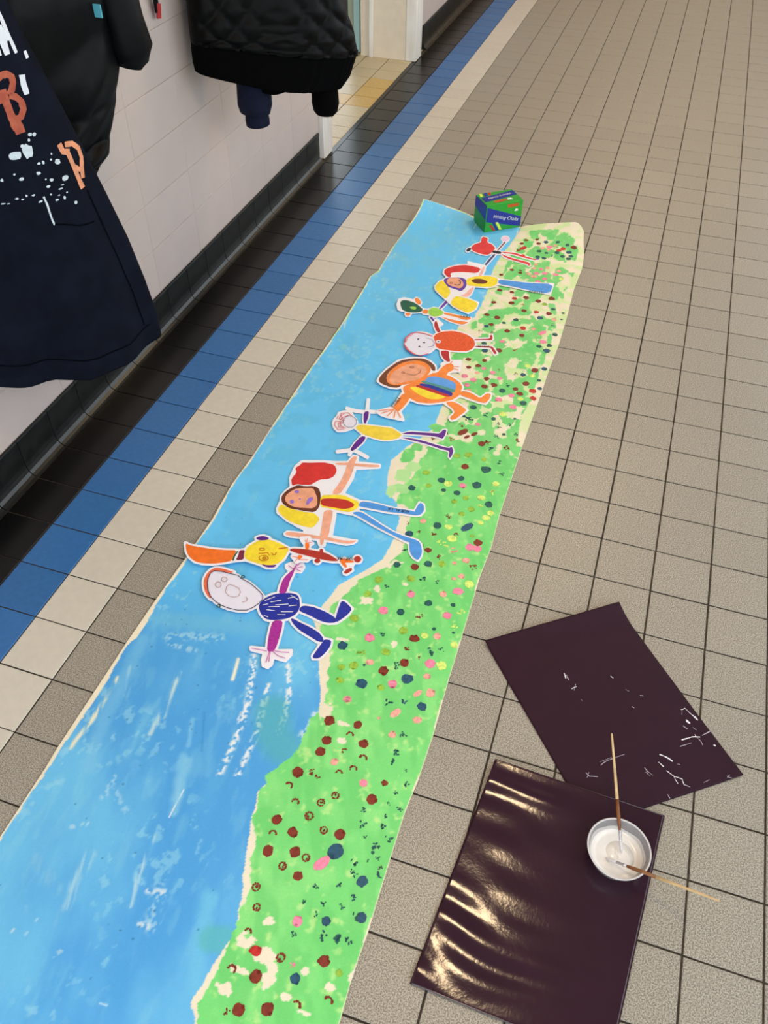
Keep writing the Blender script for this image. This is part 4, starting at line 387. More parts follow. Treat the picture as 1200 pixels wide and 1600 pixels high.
SHEET_MARKS=[([(1464,-130),(1484,-116),(1502,-110)],2.6,1),([(1491,-106),(1494,-115)],1.6,1),([(1497,-114),(1506,-121),(1510,-129)],1.8,0),([(1461,-148),(1485,-131)],1.8,0),([(1418,-185),(1432,-186),(1447,-192)],3.0,1),([(1418,-204),(1429,-212)],2.4,1),([(1437,-220),(1453,-228),(1463,-243)],1.8,1),([(1453,-228),(1471,-229),(1477,-242),(1489,-243)],1.6,1),([(1471,-232),(1476,-240)],2.2,1),([(1458,-196),(1464,-195)],1.5,0),([(1295,-253),(1306,-239),(1322,-226),(1342,-210)],1.8,0),([(1292,-247),(1315,-227)],1.2,0),([(1265,-282),(1275,-288),(1292,-284)],1.6,0),([(1271,-292),(1272,-279)],1.2,0),([(1390,-229),(1398,-237)],1.6,0),([(1396,-236),(1409,-241)],1.4,0),([(1393,-239),(1404,-245)],1.2,0),([(1470,-77),(1478,-81)],3,1),([(1488,-57),(1495,-65)],2.2,1),([(1464,-93),(1474,-98)],1.4,0),([(1486,-89),(1493,-93)],1.4,0),([(1508,-103),(1515,-96),(1524,-87)],2.2,0),([(1444,-277),(1449,-284)],1.8,0),([(1517,-223),(1529,-212)],1.5,0),([(1566,-191),(1576,-193)],1.6,0),([(1567,-194),(1571,-186)],1.2,0),([(1534,-121),(1537,-122)],3.4,1),([(1456,-49),(1464,-43),(1486,-58),(1494,-66)],1.6,1),([(1484,-55),(1489,-62)],2.2,1),([(1470,-74),(1478,-79)],3,1),([(1284,-9),(1291,-12)],1.8,1),([(1323,-36),(1332,-38)],1.4,0),([(1359,-41),(1366,-40)],1.8,1),([(1345,-79),(1349,-80)],1.8,1),([(1464,-92),(1474,-97)],1.2,0),([(1458,-63),(1458,-49)],1.0,0),([(1175,-36),(1181,-49)],3.2,1),([(1181,-40),(1189,-52)],2,0),([(1200,-74),(1211,-64)],1.6,1),([(1206,-78),(1207,-59)],1.2,0),([(1226,-97),(1230,-101)],1.4,0)]
SMOCK_STROKES=[([(0.2963,1.2423),(0.3025,1.1943),(0.3092,1.1403)],0.00806,'w'),([(0.2866,1.204),(0.2867,1.1703),(0.2886,1.1416)],0.01364,'w'),([(0.2952,1.1883),(0.3016,1.1653)],0.00682,'w'),([(0.273,1.1703),(0.2726,1.1433)],0.00682,'w'),([(0.2947,1.1955),(0.2947,1.1738),(0.2924,1.1446)],0.00558,'w'),([(0.3306,1.1389),(0.3315,1.1248)],0.00806,'w'),([(0.3064,1.0988),(0.3039,1.081),(0.3046,1.0597)],0.01364,'w'),([(0.2483,1.1025),(0.2611,1.1076),(0.2738,1.1077),(0.2828,1.1008),(0.2812,1.0882),(0.2744,1.0765),(0.2654,1.0679)],0.01426,'o'),([(0.2526,1.081),(0.2532,1.0651),(0.2548,1.0435),(0.256,1.0243),(0.2566,1.0077),(0.2597,0.9987)],0.01798,'o'),([(0.265,1.0666),(0.2777,1.0613),(0.2871,1.05),(0.2871,1.0338),(0.2764,1.0198),(0.2639,1.0171)],0.01488,'o'),([(0.2612,1.0177),(0.264,1.0033),(0.265,0.9874)],0.02294,'o'),([(0.2357,1.0636),(0.2497,1.0632)],0.0186,'o'),([(0.3472,0.9407),(0.3514,0.9219),(0.3685,0.9147)],0.01364,'p'),([(0.3612,0.9344),(0.3821,0.9293),(0.3957,0.9139),(0.3975,0.8922),(0.3897,0.8695),(0.3858,0.847)],0.01178,'p'),([(0.3629,0.9176),(0.3692,0.8811),(0.3737,0.8487),(0.3782,0.8253)],0.0124,'p'),([(0.3722,0.8803),(0.3848,0.8661)],0.0093,'p'),([(0.2737,0.8403),(0.2768,0.8196),(0.277,0.7996),(0.2778,0.7811),(0.2802,0.7681)],0.00494,'d'),([(0.3885,0.816),(0.4114,0.6998),(0.4318,0.5933),(0.45,0.5046),(0.4593,0.3982)],0.004,'n'),([(0.039,0.4515),(0.1227,0.4171),(0.2058,0.3936),(0.2947,0.3761),(0.3923,0.3775),(0.4756,0.3916)],0.004,'n'),([(0.3857,0.738),(0.3445,0.7442),(0.2808,0.77)],0.004,'n')]
SMOCK_BLOBS=[(0.2374,0.9461,0.014,0.0093),(0.269,0.9468,0.013,0.0155),(0.2597,0.9606,0.0046,0.0043),(0.2844,0.9798,0.0053,0.0037),(0.2942,0.9774,0.0043,0.0043),(0.2787,0.9689,0.0031,0.0031),(0.2858,0.9142,0.0037,0.0028),(0.2967,0.9134,0.0031,0.0043),(0.3311,0.9055,0.0068,0.0062),(0.2229,0.9074,0.0028,0.0025),(0.2353,0.8937,0.0056,0.0037),(0.2784,0.8942,0.0056,0.0037),(0.3389,0.865,0.0093,0.0062),(0.3044,0.8706,0.005,0.0034),(0.2924,0.8584,0.005,0.0031),(0.3204,0.8444,0.0062,0.0019),(0.3273,0.8519,0.0046,0.0015),(0.2931,0.8389,0.0025,0.0022),(0.3486,0.8014,0.0043,0.0037),(0.2116,0.8538,0.0043,0.0022),(0.2239,0.8488,0.0031,0.0019),(0.2348,0.8543,0.0025,0.0031),(0.251,0.8513,0.0043,0.0019),(0.1932,0.9005,0.0031,0.0037),(0.3044,0.8221,0.0046,0.0025),(0.3237,0.8214,0.0031,0.0046),(0.2627,0.8324,0.0056,0.0022),(0.333,0.8315,0.0025,0.0019),(0.3163,0.9144,0.0025,0.0025),(0.3213,0.9265,0.0019,0.0025),(0.2911,0.8757,0.0022,0.0019),(0.3118,0.8311,0.0028,0.0015),(0.1805,0.8467,0.005,0.0015),(0.192,0.8449,0.0037,0.0012)]
FIGURE_WRITING=[(2,'AURALIA',(0.6533,0.3725),(0.5889,0.3633),0.01),(1,'HARIMA',(0.5614,0.1428),(0.5185,0.1319),0.01),(4,'ATENEA',(0.4628,0.8071),(0.4741,0.8652),0.012),(6,'LAURA',(0.5353,1.4159),(0.5714,1.4204),0.01),(7,'ANNIE',(0.7424,1.6732),(0.8049,1.6828),0.012),(5,'NINA',(0.6452,1.2452),(0.6858,1.258),0.008)]
FIG_TILT=[(0.01,0.004),(0.012,0),(0.006,0.004),(0.006,0.002),(0.01,0.006),(0.008,0.004),(0.012,0.003),(0.008,0.006),(0.008,0.0)]

# ------------------------------------------------------------------ materials of the place
T = 0.15
m_grey = mat('speckled_grey_tile', (116,110,99), 0.40, rgb2=(182,175,163), scale=360, detail=2.0, bump=0.10, bscale=300, rnd=0.04, ramp=0.13)
m_white = mat('white_tile', (206,200,187), 0.30, var=0.03, scale=40, rnd=0.03)
m_blue = mat('blue_tile', (52,106,166), 0.32, var=0.06, scale=60, rnd=0.05, spec=.35)
m_black = mat('black_tile', (11,11,12), 0.24, var=0.25, scale=60, rnd=0.1, spec=.3)
m_cove = mat('black_skirting_tile', (14,17,17), 0.32, rgb2=(28,31,30), scale=30, rnd=0.12)
m_grout = mat('dark_grout', (58,50,40), 0.9, var=0.3, scale=80)
m_yellow = mat('yellow_tile', (206,172,98), 0.35, var=0.06, scale=50, rnd=0.03)
m_cream = mat('cream_tile', (198,182,146), 0.35, var=0.06, scale=50, rnd=0.04)
m_pink = mat('pink_wall_paint', (192,179,175), 0.42, var=0.02, scale=9, rnd=0.012, bump=0.05, bscale=60)
m_pinkj = mat('pink_joint', (180,166,161), 0.6, var=0.03, scale=20)
m_frame = mat('white_gloss_paint', (236,235,232), 0.3, rgb2=(220,216,208), scale=25, bump=0.2, bscale=40, stretch=(1,1,0.15))
m_frame2 = mat('cream_gloss_paint', (222,210,190), 0.35, var=0.03, scale=18)
m_teal = mat('pale_teal_paint', (150,185,186), 0.4, var=0.03, scale=10)
m_plaster = mat('white_plaster', (200,194,184), 0.8, var=0.02, scale=5)

# ------------------------------------------------------------------ floor
floor = boxo('floor', (-2.4, 2.55, -3.9, 8.4, -0.12, -0.003), m_grout)
tag(floor, kind='structure')
grey_me = tile_mesh(T-0.0042, T-0.0042, 0.01); grey_me.materials.append(m_grey)
def tile_copy(name, me, x, y, parent=floor, jit=0.0004):
    o = bpy.data.objects.new(name, me); COL.objects.link(o); o.parent = parent
    o.location = (x+random.uniform(-.0005,.0005), y+random.uniform(-.0005,.0005), random.uniform(-jit, 0))
    o.rotation_euler = (random.uniform(-.0012,.0012), random.uniform(-.0012,.0012), random.choice((0,1,2,3))*math.pi/2)
    return o
def cam_xy(p):
    d = Vector(p)-CAM; z = d.dot(FW)
    if z <= 0.05: return (9e9, 9e9, z)
    return (600+1311.2*d.dot(RT)/z, 800+1311.2*d.dot(DN)/z, z)
near, rest = [], []
for iu in range(0, 17):
    for iv in range(-26, 56):
        x, y = (iu+.5)*T, (iv+.5)*T
        px_, py_, dz = cam_xy((x, y, 0))
        hidden = (0.24 < x < 0.80 and y < 2.0)
        if -60 < px_ < 1270 and -40 < py_ < 1690 and not hidden: near.append((dz, x, y))
        else: rest.append((x, y))
near.sort()
for dz, x, y in near[:300]: tile_copy('grey_floor_tile', grey_me, x, y)
rest += [(x, y) for dz, x, y in near[300:]]
vv, ff = [], []
bv = [tuple(v.co) for v in grey_me.vertices]; bf = [tuple(p.vertices) for p in grey_me.polygons]
for x, y in rest:
    k = len(vv); vv += [(x+a, y+b, c) for a, b, c in bv]; ff += [tuple(i+k for i in f) for f in bf]
far = link('grey_floor_tiling', mesh('tiling', vv, ff), m_grey, floor); tag(far, kind='stuff')
for iv in range(-12, 56):
    y = (iv+.5)*T
    for nm, u, mm_ in (('white_floor_tile', -.5, m_white), ('blue_floor_tile', -1.5, m_blue), ('black_floor_tile', -2.5, m_black)):
        key = nm+'_mesh'
        me = bpy.data.meshes.get(key)
        if me is None:
            me = tile_mesh(T-0.0036, T-0.0036, 0.01); me.name = key; me.materials.append(mm_)
        tile_copy(nm, me, u*T, y)
# threshold and doorway floor
DY0, DY1 = 2.70, 4.10
thr = boxo('threshold_strip', (-0.474, -0.4505, DY0-.06, DY1+.02, -0.01, 0.0), m_black, floor)
cm = tile_mesh(T-0.005, T-0.004, 0.01); cm.materials.append(m_cream)
ym = tile_mesh(T-0.005, T-0.004, 0.01); ym.materials.append(m_yellow)
for iu in range(6):
    for iv in range(17, 29):
        x = -0.4755-(iu+.5)*T; y = (iv+.5)*T
        tile_copy('yellow_floor_tile' if (iu == 0 and iv in (22,23,24)) else 'cream_floor_tile', ym if (iu == 0 and iv in (22,23,24)) or (iu == 1 and iv == 22) else cm, x, y)

# ------------------------------------------------------------------ left wall, skirting, doorway
WX = -0.485
TH, TW, Z0 = 0.1575, 0.31, 0.137
def wall_run(name, y0, y1, rows, ystart):
    w = boxo(name, (WX-0.30, WX-0.0022, y0, y1, 0, CEIL_Z), m_pinkj); tag(w, kind='structure')
    cache = {}
    k = 0
    y = ystart
    while y < y1-0.01:
        a, b = max(y, y0), min(y+TW, y1)
        if b-a > 0.02:
            for r in range(rows):
                key = round(b-a, 4)
                if key not in cache:
                    me = tile_mesh(TH-0.0014, (b-a)-0.0004, 0.008, 0.0012); me.materials.append(m_pink); cache[key] = me
                o = bpy.data.objects.new('wall_tile', cache[key]); COL.objects.link(o); o.parent = w
                o.rotation_euler = (random.uniform(-.0008,.0008), math.pi/2+random.uniform(-.003,.003), 0)
                o.location = (WX+random.uniform(-.0003,.0002), (a+b)/2, Z0+(r+.5)*TH)
        y += TW
    top = Z0+rows*TH
    up = boxo('upper_wall_face', (WX-0.008, WX, y0, y1, top, CEIL_Z), m_pink, w)
    return w
wall_run('wall_left', -3.4, 2.58, 8, 1.33-0.31*20)
wall_run('wall_left_far', 4.22, 8.2, 5, 4.22)
# cove skirting: one profile per tile
prof = [(-0.4505,0.0),(-0.4505,0.0012),(-0.458,0.0035),(-0.467,0.009),(-0.474,0.018),(-0.478,0.030),(-0.4795,0.045),(-0.4795,0.128),(-0.4808,0.134),(-0.4845,0.1355),(-0.4845,0.0)]
def cove_mesh(L):
    n = len(prof); v = [(x, s*L/2, z) for s in (-1, 1) for x, z in prof]
    f = [tuple(range(n)), tuple(range(2*n-1, n-1, -1))]+[(i, n+i, n+(i+1) % n, (i+1) % n) for i in range(n)]
    me = mesh('cove', v, f); bm = bmesh.new(); bm.from_mesh(me); bmesh.ops.recalc_face_normals(bm, faces=bm.faces[:]); bm.to_mesh(me); bm.free()
    me.materials.append(m_cove); return me
cv = cove_mesh(T-0.003)
for nm, y0, y1 in (('baseboard_left', -3.4, 2.56), ('baseboard_left_far', 4.23, 8.2)):
    bb = boxo(nm, (-0.4848, -0.4812, y0, y1, 0.0, 0.132), m_cove); tag(bb, kind='structure')
    iv = math.ceil(y0/T)
    while (iv+1)*T <= y1+0.02:
        o = bpy.data.objects.new('skirting_tile', cv); COL.objects.link(o); o.parent = bb; o.location = (random.uniform(0,.0006), (iv+.5)*T, 0); iv += 1
# near jamb: white architrave at the end of the wall
tr = boxo('trim_1', (WX-0.30, -0.462, 2.58, 2.69, 0.0, 2.1), m_frame, bev=0.004); tag(tr, kind='structure')
boxo('jamb_bead', (WX-0.30, -0.50, 2.69, 2.705, 0.0, 2.1), m_frame2, tr)
# far jamb: cream reveal panel, white stop strip, white architrave corner
tr2 = boxo('trim_2', (-0.52, -0.452, 4.10, 4.225, 0.0, 2.1), m_frame, bev=0.004); tag(tr2, kind='structure')
boxo('reveal_panel', (-0.735, -0.52, 4.106, 4.225, 0.0, 2.1), m_frame2, tr2)
boxo('stop_bead', (-0.752, -0.728, 4.088, 4.225, 0.0, 2.1), m_frame, tr2, bev=0.003)
boxo('reveal_board', (-0.812, -0.752, 4.110, 4.225, 0.0, 2.1), m_frame2, tr2)
head = boxo('trim_3', (WX-0.30, -0.455, 2.58, 4.225, 2.1, 2.2), m_frame, bev=0.003); tag(head, kind='structure')
over = boxo('wall_left_over_door', (WX-0.30, WX, 2.58, 4.22, 2.2, CEIL_Z), m_pink); tag(over, kind='structure')
dr = boxo('door_1', (-0.862, -0.822, 4.12, 4.98, 0.012, 2.08), m_teal, bev=0.002); tag(dr, kind='structure')
boxo('door_edge_strip', (-0.90, -0.864, 4.13, 4.98, 0.012, 2.08), mat('sage_paint', (150,160,140), 0.5, var=0.03), dr)
wb = boxo('wall_back_room', (-2.4, -2.34, 1.2, 6.4, 0, CEIL_Z), m_plaster); tag(wb, kind='structure')

# ------------------------------------------------------------------ right side of the corridor (out of view): sill wall with windows, ceiling with lamps
wr = boxo('wall_right', (2.45, 2.55, -3.9, 8.4, 0, 0.85), m_plaster); tag(wr, kind='structure')
wr2 = boxo('wall_right_header', (2.45, 2.55, -3.9, 8.4, 2.35, CEIL_Z), m_plaster); tag(wr2, kind='structure')
nwin = 6; span = (8.4+3.9)/nwin
for i in range(nwin):
    ya = -3.9+i*span
    wf = empty('window_%d' % (i+1), (2.5, ya, 0.85)); tag(wf, kind='structure')
    boxo('mullion', (-.05, .05, 0, .12, 0, 1.5), m_frame, wf)
    boxo('sash_rail', (-.02, .02, .12, span, 0, .05), m_frame, wf); boxo('sash_rail', (-.02, .02, .12, span, 1.45, 1.5), m_frame, wf)
    boxo('glazing_bar', (-.015, .015, span/2+.04, span/2+.08, .05, 1.45), m_frame, wf)
ce = boxo('ceiling', (-2.4, 2.55, -3.9, 8.4, CEIL_Z, CEIL_Z+0.1), mat('grey_ceiling', (120,116,110), 0.9, var=.03, scale=6)); tag(ce, kind='structure')
m_end = mat('warm_end_wall', (190,160,120), 0.6, var=0.05, scale=4)
we = boxo('wall_end', (-2.4, 2.55, 8.4, 8.5, 0, CEIL_Z), m_end); tag(we, kind='structure')
m_lampglow = bpy.data.materials.new('lamp_diffuser'); m_lampglow.use_nodes = True
_n = m_lampglow.node_tree; _b = _n.nodes['Principled BSDF']; _b.inputs['Base Color'].default_value = (.9,.88,.82,1); _b.inputs['Emission Color'].default_value = (*LAMP_COLOR, 1); _b.inputs['Emission Strength'].default_value = 9.0
for i, (lx, ly) in enumerate(LAMP_SPOTS):
    l = empty('ceiling_lamp', (lx, ly, CEIL_Z)); tag(l, ['small warm square ceiling lamp behind the camera','small warm square ceiling lamp above the purple sheets','small warm square ceiling lamp above the chalk box end','small warm square ceiling lamp at the far end of the corridor'][i], 'ceiling lamp', 'ceiling lamps along the corridor')
    boxo('housing', (-.2,.2,-.2,.2,-.05,0), m_frame, l, bev=.004)
    boxo('diffuser', (-.17,.17,-.17,.17,-.062,-.05), m_lampglow, l)
    ld = bpy.data.lights.new('lamp_light', 'AREA'); ld.shape = 'SQUARE'; ld.size = .34; ld.energy = LAMP_POWER[i]; ld.color = LAMP_COLOR
    lo = bpy.data.objects.new('lamp_light', ld); COL.objects.link(lo); lo.parent = l; lo.location = (0,0,-.07)

# ------------------------------------------------------------------ the long painted banner
Y_END = 2.2
def edge_fn(pts, extra):
    a = np.array(pts, float)/1000.0
    ys = np.concatenate([[-2.0], a[:,1], [e[1] for e in extra]]); xs = np.concatenate([[a[0,0]], a[:,0], [e[0] for e in extra]])
    k = np.argsort(ys); return lambda y: np.interp(y, ys[k], xs[k])
xl_f = edge_fn([p for p in LEFT_EDGE if p[1] < 1900], [(.131,1.95),(.140,2.05),(.158,2.2)])
xr_f = edge_fn([p for p in RIGHT_EDGE if p[1] < 1900], [(.912,1.93),(.903,2.05),(.876,2.2)])
def zb(x, y):
    """height of the banner: lies on the floor, two corners of its far end curl up beside the chalk box"""
    t = np.clip((y-1.84)/.36, 0, 1.0)
    gl = np.clip((.410-x)/.27, 0, 1)**.62; gr = np.clip((x-.60)/.26, 0, 1)**.75
    z = 0.0024+(0.35*t**2+0.65*t**6)*(0.075*gl+0.068*gr)
    z = z+0.0011*np.sin(y*9.0+x*3)*np.sin(x*7+1.0)**2
    le = np.clip((.20-x)/.09, 0, 1); z = z+0.006*le**2*(0.5+0.5*np.sin(y*5.2+1.3))
    return z
NA = 330
ysr = np.concatenate([np.arange(-1.6, -1.08, .01), np.arange(-1.08, .25, .0024), np.arange(.25, 1.0, .0032), np.arange(1.0, Y_END, .0042), [Y_END]])
A_, Yg = np.meshgrid(np.linspace(0, 1, NA), ysr)
XL, XR = xl_f(Yg), xr_f(Yg)
Xg = XL+(XR-XL)*A_
Yg = Yg-smoothstep(1.95, 2.2, Yg)*(.035*np.clip((A_-.93)/.07, 0, 1)**2+.010*np.clip((.36-A_)/.36, 0, 1)**.7)   # far corners are rounded off
Zg = zb(Xg, Yg)
# --- colours
def mixc(base, col, a):
    return base*(1-a[..., None])+np.array(col, float)*a[..., None]
paper = np.zeros(Xg.shape+(3,))+np.array((240,232,208.))
paper = mixc(paper, (225,214,190), .5*vnoise(Xg, Yg, .05, .05, 3, 2))
sky_poly = [(-1, -1.6), (.66, -1.6)]+[(x/1000, y/1000) for x, y in SKY_EDGE]+[(.60, 2.6), (-1, 2.6)]
gr_poly = [(2, -1.6), (.67, -1.6)]+[(x/1000, y/1000) for x, y in GRASS_EDGE]+[(.64, 2.6), (2, 2.6)]
wob = .006*(vnoise(Xg, Yg, .02, .02, 11, 2)-.5)*2
skym = inpoly(Xg+wob*.5, Yg+wob*.5, sky_poly)
grm = inpoly(Xg+wob*1.6, Yg+wob*1.6, gr_poly)
dl = Xg-XL; dr_ = XR-Xg
edge_n = vnoise(Xg*0+.3, Yg, .1, .07, 21, 3)
skym &= dl > (.0015+(.010*smoothstep(.1, -.2, Yg)*smoothstep(-.75, -.55, Yg)+.003)*np.clip(edge_n-.2, 0, 1)*1.6+.004*vnoise(Xg, Yg, .008, .03, 22))
# sky colours
n1 = vnoise(Xg+.2*Yg, Yg, .13, .26, 31, 5); n2 = vnoise(Xg+.15*Yg, Yg, .025, .08, 35, 4); n3 = vnoise(Xg, Yg, .05, .05, 39, 3)
sky = np.zeros(Xg.shape+(3,))+np.array((92,174,232.))
sky = mixc(sky, (112,196,240), smoothstep(.40, .75, n1)*.8)
sky = mixc(sky, (74,158,226), smoothstep(.58, .30, n1)*.7*smoothstep(.6, -.2, Yg))
farw = smoothstep(-.35, .05, Yg)
sky = mixc(sky, (106,204,255), farw*.85)
sky = mixc(sky, (94,186,234), farw*smoothstep(.45, .7, n3)*.4)
sky = mixc(sky, (128,206,240), smoothstep(1.2, 1.7, Yg)*.45*smoothstep(.3, .7, n3))
sky = mixc(sky, (140,208,236), smoothstep(.56, .80, n2)*.30)
sky = mixc(sky, (150,212,238), smoothstep(.60, .72, vnoise(Xg, Yg, .016, .022, 41, 4))*smoothstep(.45, .65, vnoise(Xg, Yg, .16, .2, 43, 2))*.55)
def dist_seg(p):
    d = np.full(Xg.shape, 1e9); along = np.zeros(Xg.shape)
    for (x0, y0), (x1, y1) in zip(p[:-1], p[1:]):
        vx, vy = x1-x0, y1-y0; L = vx*vx+vy*vy
        t = np.clip(((Xg-x0)*vx+(Yg-y0)*vy)/L, 0, 1); q = np.hypot(Xg-x0-t*vx, Yg-y0-t*vy)
        d = np.minimum(d, q)
    return d
STROKES = BRUSH_STROKES
fine = rng.random(Xg.shape); brk = vnoise(Xg, Yg, .012, .02, 49, 3); speck = vnoise(Xg, Yg, .0052, .0065, 51, 1); dryn = vnoise(Xg+.3*Yg, Yg, .006, .05, 55, 2)
for pts, w, col, op, kind in STROKES:
    d = dist_seg([(x/1000, y/1000) for x, y in pts]); d = d+w/1000*.5*(brk-.5)
    a = smoothstep(w/1000*1.15, w/1000*.15, d)*op
    if kind == 'd': a = a*smoothstep(.44, .62, speck)
    elif kind == 's': a = a*smoothstep(.30, .62, dryn)
    sky = mixc(sky, col, a)
# sparse dark specks
for i in range(60):
    x, y = rng.uniform(.15, .6), rng.uniform(-1.0, .2); r = rng.uniform(.0012, .0026)
    a = smoothstep(r*1.5, r*.6, np.hypot((Xg-x)*1.2, Yg-y)); sky = mixc(sky, (52,110,160), a*.7)
# grass
g1 = vnoise(Xg, Yg, .05, .05, 61, 3); g2 = vnoise(Xg, Yg, .018, .018, 65, 3); g3 = vnoise(Xg+.4*Yg, Yg, .03, .08, 69, 2)
grass = np.zeros(Xg.shape+(3,))+np.array((122,220,124.))
grass = mixc(grass, (142,228,134), smoothstep(.4, .7, g1)*.8)
grass = mixc(grass, (106,206,112), smoothstep(.55, .3, g3)*.6)
grass = mixc(grass, (196,236,150), smoothstep(.62, .85, g2)*.75)
grass = mixc(grass, (90,196,110), smoothstep(.3, .9, Yg)*.35)
# bare patches: a few near, many far where the green was dabbed on
bare = np.zeros(Xg.shape)
for x, y, rx, ry in BARE:
    d = np.hypot((Xg-x)/rx, (Yg-y)/ry)+.9*(vnoise(Xg, Yg, .014, .014, 71, 3)-.5)*2
    bare = np.maximum(bare, smoothstep(1.05, .8, d))
farg = smoothstep(.52, .95, Yg+.25*(vnoise(Xg, Yg, .12, .12, 75, 2)-.5))
dab = np.zeros(Xg.shape)
r2 = np.random.default_rng(5)
for i in range(300):
    y = r2.uniform(.38, 2.16); x = r2.uniform(.55, .90)
    if y > 2.14 and x < .68: continue
    sx, sy = r2.uniform(.010, .026), r2.uniform(.018, .044); an = r2.uniform(-.5, .5)
    j0, j1 = np.searchsorted(ysr, [y-.09, y+.09]); i0, i1 = 0, NA
    X_, Y_ = Xg[j0:j1], Yg[j0:j1]
    u = (X_-x)*math.cos(an)+(Y_-y)*math.sin(an); v = -(X_-x)*math.sin(an)+(Y_-y)*math.cos(an)
    d = ((np.abs(u)/sx)**3+(np.abs(v)/sy)**3)**(1/3.)+.35*(vnoise(X_, Y_, .012, .012, 90+i % 7, 2)-.5)*2
    dab[j0:j1] = np.maximum(dab[j0:j1], (d < 1)*r2.uniform(.55, 1.0))
dens = smoothstep(1.15, .7, Yg)*.34
dab = np.maximum(dab, (g1 > .84-dens)*.8)
cover = np.maximum(1-farg, np.where(dab > 0, 1, 0)*1.0)
border = smoothstep(.040, .022, dr_+.012*(g1-.5)*2)*smoothstep(.62, .9, Yg); cover = cover*(1-border)
cover = cover*(1-bare)
cover = np.where((dr_ < .0012+.010*np.clip(edge_n-.55, 0, 1)) , 0, cover)
cover = np.where((Yg > 2.165+.03*(g1-.5)) & (Xg > .64), cover*.0, cover)
cover = cover*smoothstep(2.19, 2.16, Yg)
grass = np.where((farg > .5)[..., None], mixc(grass, (150,214,140), (1-np.clip(dab, 0, 1))*.9*np.ones_like(Xg)), grass)
pale = smoothstep(.40, .58, vnoise(Xg, Yg, .035, .03, 99, 3))*farg
paper = np.where((farg > .2)[..., None], mixc(paper, (206,232,166), pale*.85), paper)
grm &= cover > .5
paleg = np.zeros(Xg.shape)
for x, y, rx, ry, pa_ in HAND_DABS:
    d = ((np.abs(Xg-x)/rx)**3+(np.abs(Yg-y)/ry)**3)**(1/3.)+.25*(vnoise(Xg, Yg, .014, .014, 131, 2)-.5)*2
    grm |= d < 1; paleg = np.where(d < 1, pa_, paleg)
grass = mixc(grass, (196,232,168), paleg)
# green glaze over blue near the bank
gl_ = smoothstep(.06, .02, dist_seg([(.60,-.44),(.57,-.42),(.54,-.36)])); sky = mixc(sky, (88,180,190), gl_*.7)
gl_ = smoothstep(.035, .015, dist_seg([(.63,-.86),(.65,-.855)])); sky = mixc(sky, (92,186,192), gl_*.7)
skym &= Yg < 2.19
kind = np.zeros(Xg.shape, int); kind[skym] = 1; kind[grm] = 2
# thin pale wash where blue ends
rgb = np.where((kind == 1)[..., None], sky, np.where((kind == 2)[..., None], grass, paper))
soft = (kind == 0) & (Yg > .2)
sd = vnoise(Xg, Yg, .03, .06, 120, 2)
rgb = rgb*(1+.025*(fine-.5)[..., None])
c = np.clip(rgb/255., 0, 1); linc = np.where(c <= .04045, c/12.92, ((c+.055)/1.055)**2.4)

m_banner = bpy.data.materials.new('poster_paint_on_paper'); m_banner.use_nodes = True
_n = m_banner.node_tree; _b = _n.nodes['Principled BSDF']; _b.inputs['Roughness'].default_value = .5; _b.inputs['Specular IOR Level'].default_value = .3
_a = _n.nodes.new('ShaderNodeVertexColor'); _a.layer_name = 'paint'; _n.links.new(_a.outputs[0], _b.inputs['Base Color'])
_z = _n.nodes.new('ShaderNodeTexNoise'); _z.inputs['Scale'].default_value = 90; _z.inputs['Detail'].default_value = 5
_tc = _n.nodes.new('ShaderNodeTexCoord'); _n.links.new(_tc.outputs['Object'], _z.inputs['Vector'])
_p = _n.nodes.new('ShaderNodeBump'); _p.inputs['Strength'].default_value = .12; _p.inputs['Distance'].default_value = .002
_n.links.new(_z.outputs[0], _p.inputs['Height']); _n.links.new(_p.outputs[0], _b.inputs['Normal'])

banner = empty('painted_banner', (0.5, 0.5, 0)); tag(banner, 'long paper banner painted with blue sky and green flowery bank along the floor', 'painting')
BO = np.array((.5, .5, 0))
NR = len(ysr)
P3 = np.stack([Xg, Yg, Zg], -1).reshape(-1, 3)-BO
idx = np.arange(NR*NA).reshape(NR, NA)
quads = np.stack([idx[:-1,:-1], idx[:-1,1:], idx[1:,1:], idx[1:,:-1]], -1).reshape(-1, 4)
fk = np.stack([kind[:-1,:-1], kind[:-1,1:], kind[1:,1:], kind[1:,:-1]], -1).reshape(-1, 4)
fkind = np.where((fk == 2).sum(1) >= 2, 2, np.where((fk == 1).sum(1) >= 2, 1, 0))
LC = linc.reshape(-1, 3)
for kk, nm in ((0, 'bare_paper'), (1, 'sky_paint'), (2, 'grass_paint')):
    q = quads[fkind == kk]; used, inv = np.unique(q, return_inverse=True)
    me = bpy.data.meshes.new(nm)
    me.vertices.add(len(used)); me.vertices.foreach_set('co', P3[used].astype(np.float32).ravel())
    nf = len(q); me.loops.add(nf*4); me.loops.foreach_set('vertex_index', inv.astype(np.int32).ravel())
    me.polygons.add(nf); me.polygons.foreach_set('loop_start', np.arange(0, nf*4, 4, dtype=np.int32)); me.polygons.foreach_set('loop_total', np.full(nf, 4, np.int32))
    me.update(calc_edges=True)
    at = me.color_attributes.new('paint', 'FLOAT_COLOR', 'POINT')
    at.data.foreach_set('color', np.concatenate([LC[used], np.ones((len(used), 1))], 1).astype(np.float32).ravel())
    me.polygons.foreach_set('use_smooth', np.ones(nf, bool))
    link(nm, me, m_banner, banner)
